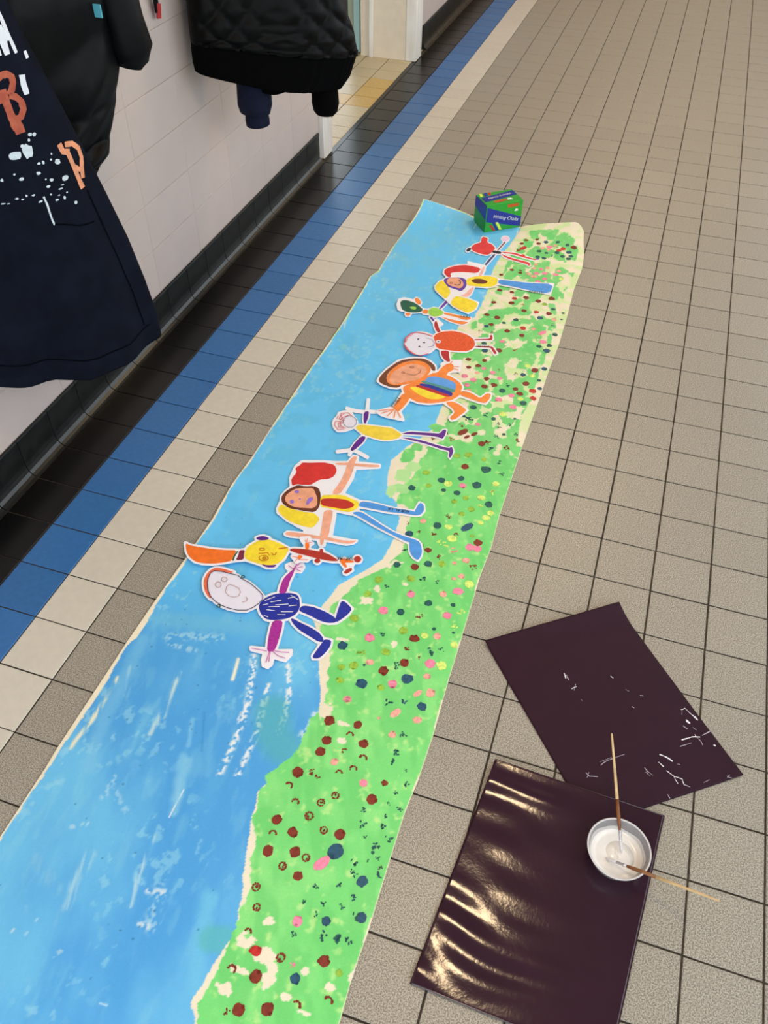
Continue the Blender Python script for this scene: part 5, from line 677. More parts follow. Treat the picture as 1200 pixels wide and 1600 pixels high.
# white back of the sheet
ja = np.linspace(0, 1, 40); jy = np.concatenate([np.arange(-1.6, 1.6, .05), np.arange(1.6, Y_END, .015), [Y_END]])
vb, fb = [], []
for y in jy:
    xa, xb = float(xl_f(y)), float(xr_f(y))
    for a in ja:
        x = xa+(xb-xa)*a; yy = y-float(smoothstep(1.95, 2.2, y))*(.035*max(0, (a-.93)/.07)**2+.010*max(0, (.36-a)/.36)**.7); vb.append((x-.5, yy-.5, float(zb(x, yy))-.0008))
for i in range(len(jy)-1):
    for k in range(39): fb.append((i*40+k, (i+1)*40+k, (i+1)*40+k+1, i*40+k+1))
link('paper_back', mesh('paper_back', vb, fb, True), mat('white_paper_back', (238,236,230), .7, var=.02, scale=20), banner)

# --- flower prints: real daubs of paint on the grass
DABC = {'b': (128,44,28), 'r': (196,40,40), 't': (16,92,88), 'n': (24,82,110), 'p': (252,138,170), 'q': (248,172,158), 'y': (216,244,124), 'o': (150,196,66)}
dab_m = {k: mat('dab_'+k, v, .5, var=.16, scale=160) for k, v in DABC.items()}
dab_n = {'b': 'brown_flower_print', 'r': 'red_flower_print', 't': 'teal_flower_print', 'n': 'blue_flower_print', 'p': 'pink_flower_print', 'q': 'pale_pink_flower_print', 'y': 'yellow_flower_print', 'o': 'olive_flower_print'}
def blob(cx, cy, rx, ry, n, jit, V, F, ang=0.0, rr=random):
    k = len(V); V.append((cx, cy))
    for i in range(n):
        w = 2*math.pi*i/n; r = 1+rr.uniform(-jit, jit)
        a, b = rx*r*math.cos(w), ry*r*math.sin(w)
        V.append((cx+a*math.cos(ang)-b*math.sin(ang), cy+a*math.sin(ang)+b*math.cos(ang)))
    for i in range(n): F.append((k, k+1+i, k+1+(i+1) % n))
def daub(style, R):
    V, F = [], []
    if style == 's':
        blob(0, 0, R, R*random.uniform(.85, 1.1), 14, .10, V, F)
        for i in range(random.randint(2, 4)):
            w = random.uniform(0, 6.28); blob(R*.8*math.cos(w), R*.8*math.sin(w), R*.34, R*.34, 7, .2, V, F)
    elif style == 'e':
        blob(0, 0, R*1.15, R*.62, 16, .07, V, F, 1.0)
    elif style in 'rh':
        a0, a1 = (0, 6.28) if style == 'r' else (random.uniform(-.3, .5), random.uniform(2.8, 4.2))
        n = 9 if style == 'r' else 6
        for i in range(n):
            w = a0+(a1-a0)*i/n+random.uniform(-.1, .1)
            blob(R*.72*math.cos(w), R*.72*math.sin(w), R*random.uniform(.2, .38), R*random.uniform(.18, .3), 7, .25, V, F, w+1.57)
        if style == 'r':
            for i in range(2): blob(R*random.uniform(-.3, .3), R*random.uniform(-.3, .3), R*.3, R*.2, 7, .3, V, F, random.uniform(0, 3))
    else:
        for i in range(random.randint(6, 9)):
            w = random.uniform(0, 6.28); r = R*random.uniform(.1, .85)
            blob(r*math.cos(w), r*math.sin(w), R*random.uniform(.18, .42), R*random.uniform(.12, .24), 6, .25, V, F, random.uniform(0, 3))
    return V, F
order = sorted(range(len(DABS)), key=lambda i: -DABS[i][4]/cam_xy((DABS[i][0]/1000, DABS[i][1]/1000, 0))[2])
sv, sf, smi = [], [], []
for rank, i in enumerate(order):
    xm, ym_, ck, st, sz = DABS[i]
    cx, cy = xm/1000, ym_/1000
    R = sz*.00125
    V, F = daub(st, R)
    if cy > 1.75:      # corners curl up: slide the print back along the sheet
        cyn = cy-float(zb(np.array(cx), np.array(cy)))*2.05
        cx = cx+(cy-cyn)*.10; cy = cyn
    v3 = [(cx+x-.5, cy+y-.5, float(zb(cx+x, cy+y))+.0006+.0001*(i % 4)) for x, y in V]
    if rank < 300: link(dab_n[ck], mesh('daub', v3, F), dab_m[ck], banner)
    else:
        k = len(sv); sv += v3; sf += [tuple(a+k for a in f) for f in F]; smi += [ck]*len(F)
if sv:
    me = mesh('daubs', sv, sf); keys = sorted(DABC)
    for k in keys: me.materials.append(dab_m[k])
    me.polygons.foreach_set('material_index', [keys.index(k) for k in smi])
    o = link('small_flower_prints', me, None, banner); tag(o, kind='stuff')

# ------------------------------------------------------------------ paper cut-out figures lying on the banner
PC = {'lav': (232,230,246), 'coral': (236,112,76), 'navy': (26,44,158), 'magenta': (168,40,152), 'mag2': (196,70,170), 'ink': (44,44,92), 'ink2': (90,90,130), 'tan': (178,120,104), 'dgreen': (18,92,70), 'orange': (246,118,36), 'wine': (126,38,66), 'yellow': (248,222,52), 'yellow2': (240,212,66), 'purple': (92,30,140), 'rust': (196,96,32), 'brick': (176,46,36), 'brick2': (192,44,36), 'red': (214,48,46), 'red2': (226,62,64), 'brown': (104,48,30), 'brown2': (112,60,32), 'peach': (240,172,144), 'peach2': (236,166,132), 'violet': (150,114,206), 'violet2': (96,56,172), 'blue': (74,152,232), 'sky': (92,160,236), 'teal': (74,146,140), 'crimson': (182,34,44), 'orange2': (246,138,58), 'rustorange': (226,86,38), 'rose': (214,76,90), 'rose2': (216,70,96), 'lime': (152,212,78), 'pink': (246,186,178), 'pink2': (240,204,232), 'black': (28,28,48), 'slate': (66,78,132)}
pm = {}
for k, v in PC.items():
    cr_ = k in ('navy', 'magenta', 'purple', 'rustorange')
    pm[k] = mat('paint_'+k, v, .5, var=(.22 if cr_ else (.015 if k == 'lav' else .08)), scale=(120 if cr_ else 55), stretch=((1,3,1) if cr_ else (1,1,1)))
m_cut = mat('white_cutout_paper', (240,238,246), .6, var=.01, scale=20)
GLY = {'A': [[(0,0),(.5,1),(1,0)],[(.25,.4),(.75,.4)]], 'U': [[(0,1),(.1,.1),(.5,0),(.9,.1),(1,1)]], 'R': [[(0,0),(0,1),(.8,.8),(0,.5),(.9,0)]], 'I': [[(.5,0),(.5,1)]], 'N': [[(0,0),(0,1),(1,0),(1,1)]], 'T': [[(.5,0),(.5,1)],[(0,1),(1,1)]], 'E': [[(1,0),(0,0),(0,1),(1,1)],[(0,.5),(.8,.5)]], 'H': [[(0,0),(0,1)],[(1,0),(1,1)],[(0,.5),(1,.5)]], 'M': [[(0,0),(.1,1),(.5,.3),(.9,1),(1,0)]], 'L': [[(0,1),(0,0),(.8,0)]], 'S': [[(1,.9),(.4,1),(.1,.7),(.8,.4),(.6,0),(0,.1)]]}
def ribbon(pts, w, V, F):
    P = [Vector((x, y)) for x, y in pts]
    for a, b in zip(P[:-1], P[1:]):
        t = (b-a)
        if t.length < 1e-6: continue
        t.normalize(); n = Vector((-t.y, t.x))*w/2; k = len(V)
        V += [tuple(a+n-t*w*.3), tuple(a-n-t*w*.3), tuple(b-n+t*w*.3), tuple(b+n+t*w*.3)]; F.append((k, k+1, k+2, k+3))
WRITING = FIGURE_WRITING
for fi, (label, base, holes, layers) in enumerate(FIGURES):
    pts = np.array(base)/1e4
    c0 = pts.mean(0); root = empty('paper_figure', (float(c0[0]), float(c0[1]), 0)); tag(root, label, 'paper figure', 'paper figures along the banner')
    tx, ty = FIG_TILT[fi]
    lo_x, lo_y = pts[:,0].min(), pts[:,1].min(); hi_x, hi_y = pts[:,0].max(), pts[:,1].max()
    zbase = float(max(zb(np.array(p[0]), np.array(p[1])) for p in pts[::3] if p[1] < 1.9))+.0007 if (pts[:,1] < 1.9).any() else .0042
    def zf(x, y, o=0.0):
        X, Y = x+c0[0], y+c0[1]
        return zbase+o+(tx*(hi_x-X) if tx > 0 else -tx*(X-lo_x))+(ty*(hi_y-Y) if ty > 0 else -ty*(Y-lo_y))
    loc = lambda l: [(x/1e4-c0[0], y/1e4-c0[1]) for x, y in l]
    link('paper_base', sheet_mesh([loc(base)]+[loc(h) for h in holes], lambda x, y: zf(x, y), .0005), m_cut, root)
    iv_, if_ = {}, {}
    nl = 0
    for nm, ck, poly, *wd in layers:
        nl += 1
        off = .00025+.00005*nl
        if nm == 'ink_line':
            V2 = []; F2 = []; ribbon(loc(poly), wd[0]/1e4, V2, F2)
            V = iv_.setdefault(ck, []); F = if_.setdefault(ck, []); k = len(V)
            V += [(x, y, zf(x, y, .0022)) for x, y in V2]; F += [tuple(a+k for a in f) for f in F2]
        else:
            p2, t2 = tri_poly([loc(poly)])
            link(nm, mesh(nm, [(x, y, zf(x, y, off)) for x, y in p2], t2), pm[ck], root)
    for ck in iv_: link('drawn_line', mesh('drawn_line', iv_[ck], if_[ck]), pm[ck], root)
    for wfi, text, (xa, ya), (xb, yb), hgt in WRITING:
        if wfi != fi: continue
        a = Vector((xa, ya)); b = Vector((xb, yb)); d = (b-a); n = Vector((-d.y, d.x)).normalized(); step = d/len(text)
        V, F = [], []
        for i, ch in enumerate(text):
            for s in GLY[ch]: ribbon([tuple(a+step*i+step*.72*x+n*hgt*y) for x, y in s], .0016, V, F)
        link('handwriting', mesh('handwriting', [(x-c0[0], y-c0[1], zf(x-c0[0], y-c0[1], .0024)) for x, y in V], F), mat('black_ink', (26,30,50), .5), root)

# ------------------------------------------------------------------ box of chalks on the end of the banner
BL = Vector((0.4637, 2.0933, 0)); ang = math.atan2(.1107, .1383)
BW, BD, BH = .172, .112, .122
bx = empty('chalk_box', (BL.x, BL.y, 0.0042), ang); tag(bx, 'green cardboard chalk box with blue diagonal band holding down the banner end', 'box')
m_bg = mat('box_green', (44,160,52), .38, var=.05, scale=40); m_bb = mat('box_blue', (26,44,150), .38, var=.05, scale=40)
m_or = mat('box_orange', (196,84,36), .4, var=.05); m_wt = mat('box_white', (236,238,240), .4, var=.02); m_ye = mat('box_yellow', (222,236,92), .4, var=.03); m_rd = mat('box_red', (196,46,46), .4, var=.03); m_bg_shade = mat('box_green_shaded', (38,138,50), .42, var=.06)
boxo('carton', (0, BW, 0, BD, 0, BH), m_bg, bx, bev=.0015)
m_flap = m_bb
def decal(name, poly, face, material, off=.0004, parent=bx):
    """flat print on a face of the carton: f front, t top, s left side"""
    p2, t2 = tri_poly([poly])
    if face == 'f': V = [(x, -off, z) for x, z in p2]
    elif face == 't': V = [(x, y, BH+off) for x, y in p2]
    else: V = [(-off, y, z) for y, z in p2]
    F = t2 if face != 's' else [(a, c, b) for a, b, c in t2]
    return link(name, mesh(name, V, F), material, parent)
bandf = decal('blue_band', [(.003,.112),(.003,.048),(BW-.002,.004),(BW-.002,.048)], 'f', m_bb)
decal('brand_panel', [(.100,.098),(.150,.098),(.150,.112),(.100,.112)], 'f', m_or)
decal('leaf_mark', [(.133,.078),(.152,.078),(.147,.088),(.139,.088)], 'f', m_wt, .0006)
for cx, mm_ in ((.022, m_rd), (.036, m_bb), (.052, m_ye)):
    decal('chalk_picture', [(cx+.018,.003),(cx+.030,.003),(cx+.008,.040-.008*(mm_ is m_rd)),(cx-.004,.040-.008*(mm_ is m_rd))], 'f', mm_, .0008)
bandt = decal('top_band', [(.006,.030),(BW-.004,.055),(BW-.004,.098),(.006,.073)][::1], 't', m_bb)
decal('top_brand', [(.045,.012),(.105,.018),(.105,.036),(.045,.030)], 't', m_or)
decal('top_leaf', [(.108,.022),(.135,.020),(.128,.036),(.112,.036)], 't', m_wt, .0006)
decal('top_chalk_picture', [(.026,.080),(.044,.083),(.050,.110),(.034,.110)], 't', m_bb, .0006)
decal('top_chalk_picture', [(.048,.084),(.060,.086),(.066,.110),(.054,.110)], 't', m_rd, .0006)
decal('top_chalk_picture', [(.008,.084),(.020,.084),(.026,.110),(.014,.110)], 't', m_ye, .0006)
decal('side_flap', [(.002,.120),(.002,.056),(.030,.060),(.070,.068),(.110,.078),(.110,.120)], 's', m_flap, .0010)
decal('side_panel', [(.002,.002),(.110,.002),(.110,.076),(.070,.066),(.030,.058),(.002,.054)], 's', m_bg_shade)  # carton green darkened in colour for the side turned from the light
def text_part(name, s, size, M, material, parent, shear=.3):
    cu = bpy.data.curves.new(name, 'FONT'); cu.body = s; cu.size = size; cu.shear = shear; cu.align_x = 'CENTER'; cu.align_y = 'CENTER'; cu.resolution_u = 3
    tmp = bpy.data.objects.new('tmp_text', cu); COL.objects.link(tmp)
    dg = bpy.context.evaluated_depsgraph_get(); me = bpy.data.meshes.new_from_object(tmp.evaluated_get(dg)); bpy.data.objects.remove(tmp)
    me.transform(M); me.materials.clear()
    return link(name, me, material, parent)
sl = math.atan2(-.044, BW)
text_part('lettering', 'Writing Chalks', .021, Matrix.Translation((.094, -.0012, .0535)) @ Matrix.Rotation(math.pi/2, 4, 'X') @ Matrix.Rotation(sl, 4, 'Z'), m_wt, bandf)
text_part('lettering', 'Writing Chalks', .019, Matrix.Translation((.092, .0655, BH+.0012)) @ Matrix.Rotation(math.atan2(.025, .16)+math.pi, 4, 'Z'), m_wt, bandt)

# ------------------------------------------------------------------ purple sheets
def sheet(name, label, o, e1, e2, zfun, material, n1=60, n2=80):
    o, e1, e2 = Vector(o), Vector(e1), Vector(e2)
    V, F = [], []
    for j in range(n2+1):
        for i in range(n1+1):
            a, b = i/n1, j/n2
            p = o+e1*a+e2*b; V.append((p.x-o.x, p.y-o.y, zfun(a, b)))
    for j in range(n2):
        for i in range(n1):
            k = j*(n1+1)+i; F.append((k, k+1, k+n1+2, k+n1+1))
    me = mesh(name, V, F, True)
    bm = bmesh.new(); bm.from_mesh(me)
    bmesh.ops.recalc_face_normals(bm, faces=bm.faces[:])
    if sum(f.normal.z for f in bm.faces) < 0: bmesh.ops.reverse_faces(bm, faces=bm.faces[:])
    bm.to_mesh(me); bm.free()
    me.polygons.foreach_set('use_smooth', [True]*len(me.polygons))
    r = empty(name, (o.x, o.y, 0)); tag(r, label, 'paper sheet')
    s = link('sheet', me, material, r)
    so = s.modifiers.new('thickness', 'SOLIDIFY'); so.thickness = .0006; so.offset = -1
    return r, o, e1, e2
m_purple = mat('purple_sheet', (47,22,37), .5, var=.05, scale=14, bump=.05, bscale=260, spec=.14)
m_purple2 = mat('glossy_purple_sheet', (48,23,37), .13, var=.05, scale=14, bump=.10, bscale=110, spec=.5)
z1 = lambda a, b: .0016+.020*max(0, 1-b/.16)**2*(.35+.65*a)+.0015*math.sin(a*5+b*4)**2*(1-a)*.6+.004*max(0, (a-.75)/.25)**2*max(0, (b-.7)/.3)
s1 = sheet('purple_sheet', 'matt dark purple paper sheet streaked with white paint, partly under the other', (0.968,-.008), (.305,.224), (.327,-.393), z1, m_purple)
def z2(a, b):
    amp = .35+1.2*smoothstep(.5, .72, b)
    w = .0011*math.sin(b*34+a*2.2+1.2*math.sin(a*3+b*2))*amp+.0007*math.sin(b*53-a*5+1+1.5*math.sin(a*7+b*3))*amp+.0004*math.sin(a*13+b*21)*math.sin(b*9+1)
    w *= (.25+.75*(1-a)**1.3)
    w += .0060*math.exp(-((b-.10-.03*a)/.045)**2)*smoothstep(.75, .35, a)
    lift = .006*max(0, 1-b/.12)**2*(.9-.4*a)
    near = smoothstep(.25, .0, abs(a-.77))*smoothstep(.30, .05, abs(b-.26))
    base = .0045+.003*max(0, (.45-b)/.45)
    return base+(w*(1-near)+.0038*0)+lift
s2 = sheet('purple_sheet', 'shiny creased dark purple paper sheet under the paint bowl', (1.066,-.320), (.375,-.012), (-.049,-.494), z2, m_purple2, 70, 110)
m_wp = mat('white_poster_paint', (232,230,240), .4, var=.04, scale=60)
m_wp2 = mat('thin_white_paint', (178,168,186), .45, var=.12, scale=200)
o1 = Vector((0.968,-.008)); E1 = Vector((.305,.224)); E2 = Vector((.327,-.393))
inv = Matrix(((E1.x, E2.x), (E1.y, E2.y))).inverted()
for pts, w, mk in SHEET_MARKS:
    V, F = [], []
    P = [Vector((x/1000, y/1000)) for x, y in pts]
    fineP = []
    for a, b in zip(P[:-1], P[1:]):
        for t in (0, .5): fineP.append(a.lerp(b, t)+Vector((random.uniform(-.0008,.0008), random.uniform(-.0008,.0008))))
    fineP.append(P[-1])
    for i in range(len(fineP)-1):
        ww = w/1000*random.uniform(.5, 1.2)
        ribbon([tuple(fineP[i]), tuple(fineP[i+1])], ww, V, F)
    V3 = []
    for x, y in V:
        ab = inv @ (Vector((x, y))-o1); V3.append((x-o1.x, y-o1.y, z1(ab.x, ab.y)+.0009))
    link('paint_mark', mesh('paint_mark', V3, F), m_wp if mk else m_wp2, s1[0])

# ------------------------------------------------------------------ bowl of white paint
BC = Vector((1.3505, -.4560, .0078))
bowl = empty('paint_bowl', BC); tag(bowl, 'clear plastic bowl of white paint standing on the shiny purple sheet', 'bowl')
def lathe(prof_, n=48):
    V = [(r*math.cos(2*math.pi*k/n), r*math.sin(2*math.pi*k/n), z) for r, z in prof_ for k in range(n)]; F = []
    for i in range(len(prof_)-1):
        for k in range(n): F.append((i*n+k, i*n+(k+1) % n, (i+1)*n+(k+1) % n, (i+1)*n+k))
    me = mesh('lathe', V, F, True); bm = bmesh.new(); bm.from_mesh(me); bmesh.ops.remove_doubles(bm, verts=bm.verts[:], dist=1e-6); bmesh.ops.recalc_face_normals(bm, faces=bm.faces[:]); bm.to_mesh(me); bm.free()
    me.polygons.foreach_set('use_smooth', [True]*len(me.polygons)); return me
m_clear = bpy.data.materials.new('clear_plastic'); m_clear.use_nodes = True
_b = m_clear.node_tree.nodes['Principled BSDF']; _b.inputs['Base Color'].default_value = (.93,.93,.95,1); _b.inputs['Roughness'].default_value = .12; _b.inputs['Transmission Weight'].default_value = .82; _b.inputs['IOR'].default_value = 1.25
Rr, Rb, Hh = .064, .044, .046
bp_ = [(0,0),(Rb-.004,0),(Rb,.002),(Rb+.008,.012),(Rr-.003,Hh-.006),(Rr-.0005,Hh-.002),(Rr,Hh),(Rr-.0022,Hh),(Rr-.005,Hh-.006),(Rb+.006,.0135),(Rb-.002,.0038),(0,.0036)]
link('shell', lathe(bp_), m_clear, bowl)
link('rim', lathe([(Rr-.003,Hh-.001),(Rr+.0002,Hh-.0008),(Rr+.0005,Hh+.0003),(Rr-.0006,Hh+.0009),(Rr-.003,Hh+.0006),(Rr-.003,Hh-.001)]), mat('frosted_rim', (206,204,206), .25, var=.03), bowl)
# paint pool with a smeared shore up the wall
V, F = [], []; n = 56; rings = 12
PR = Rb+.0085
for i in range(rings+1):
    for k in range(n):
        w = 2*math.pi*k/n
        smear = .75+.12*math.sin(w*3+.7)+.09*math.sin(w*7+2)+.45*max(0, math.cos(w-3.9))
        t = i/rings
        r = t*PR*min(1, 1)
        z = .0145+.0016*math.sin(7*t+w)*(1-t)
        if t > .84:
            q = (t-.84)/.16*smear; r = PR*(.84+.16*1.0)+q*.0075-.002; z = .0145+q*.016
        V.append((r*math.cos(w), r*math.sin(w), z))
for i in range(rings):
    for k in range(n): F.append((i*n+k, i*n+(k+1) % n, (i+1)*n+(k+1) % n, (i+1)*n+k))
link('white_paint', mesh('pool', V, F, True), mat('wet_white_paint', (240,236,232), .18, var=.03, scale=40), bowl)
link('pool_underside', lathe([(0,.004),(Rb-.003,.004),(PR-.002,.0140),(0,.0142)]), mat('wet_white_paint', (240,236,232), .18), bowl)

def brush(label, A, B, L):
    A, B = Vector(A), Vector(B); d = (B-A).normalized()
    r = empty('paint_brush', A); tag(r, label, 'paint brush', 'paint brushes in the bowl')
    at = lambda t: d*t
    fer = link('ferrule', tube([at(.022), at(.024), at(.036), at(.038), at(.046)], [.0028,.0029,.0030,.0031,.0029], 12), mat('tin_ferrule', (190,190,196), .25, var=.05, metal=.9), r)
    link('bristles', tube([at(0), at(.006), at(.016), at(.024)], [.0012,.0030,.0033,.0028], 10), mat('paint_coated_bristles', (216,212,216), .5, var=.06, scale=200), fer)
    link('grip', tube([at(.044), at(.055), at(.075), at(.105)], [.0029,.0037,.0040,.0035], 12), mat('varnished_brown_handle', (138,88,46), .35, rgb2=(110,62,28), scale=40), r)
    link('handle', tube([at(.104), at(.14), at(L*.78), at(L-.004), at(L)], [.0035,.0031,.0026,.0022,.0012], 12), mat('bare_wood_handle', (206,176,128), .45, var=.08, scale=60), r)
    return r
brush('wooden paint brush standing out of the bowl over the matt purple sheet', (1.3605,-.4501,.0255), (1.3418,-.3956,.0555), .238)
brush('wooden paint brush lying over the bowl rim out above the grey tiles', (1.3306,-.4712,.0255), (1.4093,-.4906,.0560), .226)

# ------------------------------------------------------------------ coats on the wall
class Plane:
    def __init__(s, p0, e):
        s.p = Vector((p0[0], p0[1], 0)); s.e = Vector((e[0], e[1], 0)).normalized(); s.n = Vector((s.e.y, -s.e.x, 0))
    def at(s, a, z, d=0.0): return s.p+s.e*a+s.n*d+Vector((0, 0, z))
PA = Plane((-.46,.10), (.29,.45)); PA2 = Plane((-.46,.34), (.29,.45)); PB = Plane((-.47,1.36), (.74,.67))
def loft(pl, rows, nth=64, sub=8, folds=None, sq=.75, hollow=True):
    """garment body: rows of (sL,zL,sR,zR,front,back,shift) from top to hem; closed cross-sections with fold displacement"""
    R = []
    for a, b in zip(rows[:-1], rows[1:]):
        for k in range(sub):
            t = k/sub; R.append([x+(y-x)*t for x, y in zip(a, b)])
    R.append(list(rows[-1]))
    V, F = [], []; nr = len(R)
    for j, (sl_, zl, sr, zr, fd, bd, sh) in enumerate(R):
        v = j/(nr-1)
        for k in range(nth):
            w = 2*math.pi*k/nth; cx, sy = math.cos(w), math.sin(w)
            u = math.copysign(abs(cx)**sq, cx); h = math.copysign(abs(sy)**sq, sy)
            s = (sl_+sr)/2+(sr-sl_)/2*u; z = (zl+zr)/2+(zr-zl)/2*u
            d = (fd if h > 0 else bd)*h+sh
            if folds: ds, dz, dd = folds(u, v, h); s += ds; z += dz; d += dd
            V.append(pl.at(s, z, d))
    for j in range(nr-1):
        for k in range(nth): F.append((j*nth+k, (j+1)*nth+k, (j+1)*nth+(k+1) % nth, j*nth+(k+1) % nth))
    F.append(tuple(range(nth)))
    # folded-in hem
    k0 = len(V); last = [V[(nr-1)*nth+k] for k in range(nth)]; c = sum(last, Vector())/nth
    V += [p.lerp(c, .12)+Vector((0, 0, .012)) for p in last]; V += [p.lerp(c, .2)+Vector((0, 0, .12)) for p in last]
    for q in (0, 1):
        b0 = (nr-1)*nth if q == 0 else k0; b1 = k0+q*nth
        for k in range(nth): F.append((b0+k, b1+k, b1+(k+1) % nth, b0+(k+1) % nth))
    F.append(tuple(k0+nth+k for k in range(nth-1, -1, -1)))
    me = mesh('garment', V, F, True); bm = bmesh.new(); bm.from_mesh(me); bmesh.ops.recalc_face_normals(bm, faces=bm.faces[:]); bm.to_mesh(me); bm.free()
    me.polygons.foreach_set('use_smooth', [True]*len(me.polygons)); return me
m_navy = mat('navy_cotton', (10,15,28), .85, var=.2, scale=18, bump=.25, bscale=500, spec=.1)
m_blackp = mat('black_padded_nylon', (4,5,8), .5, var=.2, scale=14, bump=.6, bscale=30, spec=.14)
m_quilt = mat('black_quilted_nylon', (5,5,6), .45, var=.25, scale=24, bump=.35, bscale=70, spec=.09)
m_rib = mat('black_rib_knit', (3,3,4), .9, var=.3, scale=90, stretch=(6,6,1), bump=.3, bscale=200, spec=.06)
m_navyk = mat('navy_rib_knit', (17,22,44), .85, var=.15, scale=60, bump=.3, bscale=300, spec=.2)
# peg rail above the picture
rail = empty('coat_rail', (WX, 0.9, 1.50)); tag(rail, 'wooden coat rail with metal hooks on the pink wall above the coats', 'coat rail')
boxo('board', (0, .022, -1.6, 1.62, -.05, .05), mat('varnished_rail_wood', (150,104,62), .4, var=.15, scale=30, stretch=(1,.1,1)), rail, bev=.003)
m_hook = mat('hook_metal', (150,150,150), .3, var=.05, metal=1.0)
for hy in (-.55, .62-.9, .92-.9, 1.60-.9, 1.25-.9, -1.0):
    link('hook', tube([(.02,hy,0),(.05,hy,-.01),(.075,hy,.005),(.085,hy,.04)], [.006,.005,.005,.006], 8), m_hook, rail)
# navy smock
sm = empty('painting_smock', (0,0,0)); tag(sm, 'long navy painting smock with white splashes and orange lettering on the wall', 'smock')
def f_smock(u, v, h):
    amp = .018*smoothstep(.15, 1, v)
    d = amp*(math.sin(u*5.2+.6)+.5*math.sin(u*11+v*2))*max(0, h)
    wr = .006*math.sin(v*34+u*3.0)*smoothstep(.62, .75, v)*smoothstep(1.0, .9, v)*max(0, h)
    sag = -.045*(1-u*u)*smoothstep(.72, 1, v)
    return (0, sag, d+wr)
rows_sm = [(.18,1.47,.24,1.47,.02,.02,-.06),(.06,1.42,.31,1.42,.04,.04,-.04),(.0,1.23,.333,1.225,.05,.03,-.01),(.0,1.12,.357,1.125,.055,.03,0),(.0,1.0,.390,1.003,.06,.03,0),(.0,.87,.426,.863,.06,.03,0),(.0,.76,.447,.78,.06,.03,0),(.0,.66,.477,.653,.06,.03,0),(.0,.52,.500,.52,.06,.03,0),(.0,.43,.514,.40,.06,.03,0),(.0,.395,.514,.335,.058,.03,0)]
sm_body = loft(PA, rows_sm, folds=f_smock, sq=.7)
link('body', sm_body, m_navy, sm)
hemrow = rows_sm[-1]
# hem seam: a stitched band just above the edge
bvh = BVHTree.FromPolygons([v.co.copy() for v in sm_body.vertices], [tuple(p.vertices) for p in sm_body.polygons])
def drape(pl, bv, s, z, off=.0012):
    p = pl.at(s, z, .6); hit = bv.ray_cast(p, -pl.n)
    if hit[0] is None: return pl.at(s, z, .06)
    return hit[0]+pl.n*off
def drape_ribbon(name, pl, bv, pts, w, material, parent, off=.0012, taper=False):
    P = [Vector(p) for p in pts]; Q = []
    for a, b in zip(P[:-1], P[1:]):
        nn = max(2, int((b-a).length/.012))
        for i in range(nn): Q.append(a.lerp(b, i/nn))
    Q.append(P[-1]); V, F = [], []
    for i, q in enumerate(Q):
        t = (Q[min(i+1, len(Q)-1)]-Q[max(i-1, 0)]).normalized(); nrm = Vector((-t.y, t.x))
        ww = w*(1 if not taper else max(.25, 1-i/len(Q)))*random.uniform(.88, 1.1)
        for f in (-.5, 0, .5):
            r = q+nrm*ww*f; V.append(drape(pl, bv, r.x, r.y, off))
    for i in range(len(Q)-1):
        for k in (0, 1): F.append((i*3+k, i*3+k+1, (i+1)*3+k+1, (i+1)*3+k))
    return link(name, mesh(name, V, F), material, parent)
def drape_blob(name, pl, bv, s, z, rx, rz, material, parent, off=.0012):
    V2, F = [], []; blob(s, z, rx, rz, 12, .18, V2, F)
    return link(name, mesh(name, [drape(pl, bv, a, b, off) for a, b in V2], F), material, parent)
m_sw = mat('white_fabric_print', (206,212,222), .7, var=.05); m_so = mat('orange_fabric_print', (150,68,48), .8, rgb2=(170,88,64), scale=60); m_sp = mat('peach_fabric_print', (206,138,104), .8, var=.12, scale=60); m_sd = mat('dried_paint_splash', (190,202,212), .6, var=.08, scale=80)
for pts, w, mk in SMOCK_STROKES: drape_ribbon('printed_stroke', PA, bvh, pts, w, {'w': m_sw, 'o': m_so, 'p': m_sp, 'd': m_sd, 'n': mat('navy_seam', (4,6,12), .9, spec=.03)}[mk], sm)
for s, z, rx, rz in SMOCK_BLOBS: drape_blob('paint_splash', PA, bvh, s, z, rx, rz, m_sd, sm)
# black padded coat between smock and wall
bc = empty('padded_coat', (0,0,0)); tag(bc, 'black padded coat with bulky sleeve hanging behind the navy smock', 'coat')
def f_pad(u, v, h): return (0, 0, (.022*abs(math.sin(v*15+u*1.5))**.6+.012*math.sin(u*6+v*9)+.006*math.sin(u*17+v*23))*max(0, h))
rows_bc = [(.10,1.47,.20,1.47,.02,.02,-.05),(.02,1.40,.34,1.40,.06,.05,-.02),(0,1.20,.40,1.17,.07,.06,-.01),(0,1.05,.405,1.02,.07,.06,-.02),(0,.95,.385,.93,.06,.06,-.03),(0,.87,.352,.862,.05,.06,-.03),(0,.83,.335,.815,.05,.06,-.03),(.02,.79,.29,.775,.04,.05,-.03)]
link('body', loft(PA2, rows_bc, folds=f_pad), m_blackp, bc)
slv = [PA2.at(.33,1.36,-.02), PA2.at(.385,1.28,0), PA2.at(.418,1.18,.01), PA2.at(.430,1.12,.015), PA2.at(.434,1.06,.015), PA2.at(.430,1.03,.015), PA2.at(.425,1.012,.015)]
link('sleeve', tube(slv, [.03,.050,.060,.050,.058,.046,.030], 20), m_blackp, bc)
link('label_tab', box_mesh(-.010,.010,-.002,.002,-.014,.014,.001), mat('turquoise_label', (70,150,170), .6, var=.05), bc).location = PA2.at(.342,1.166,.088)
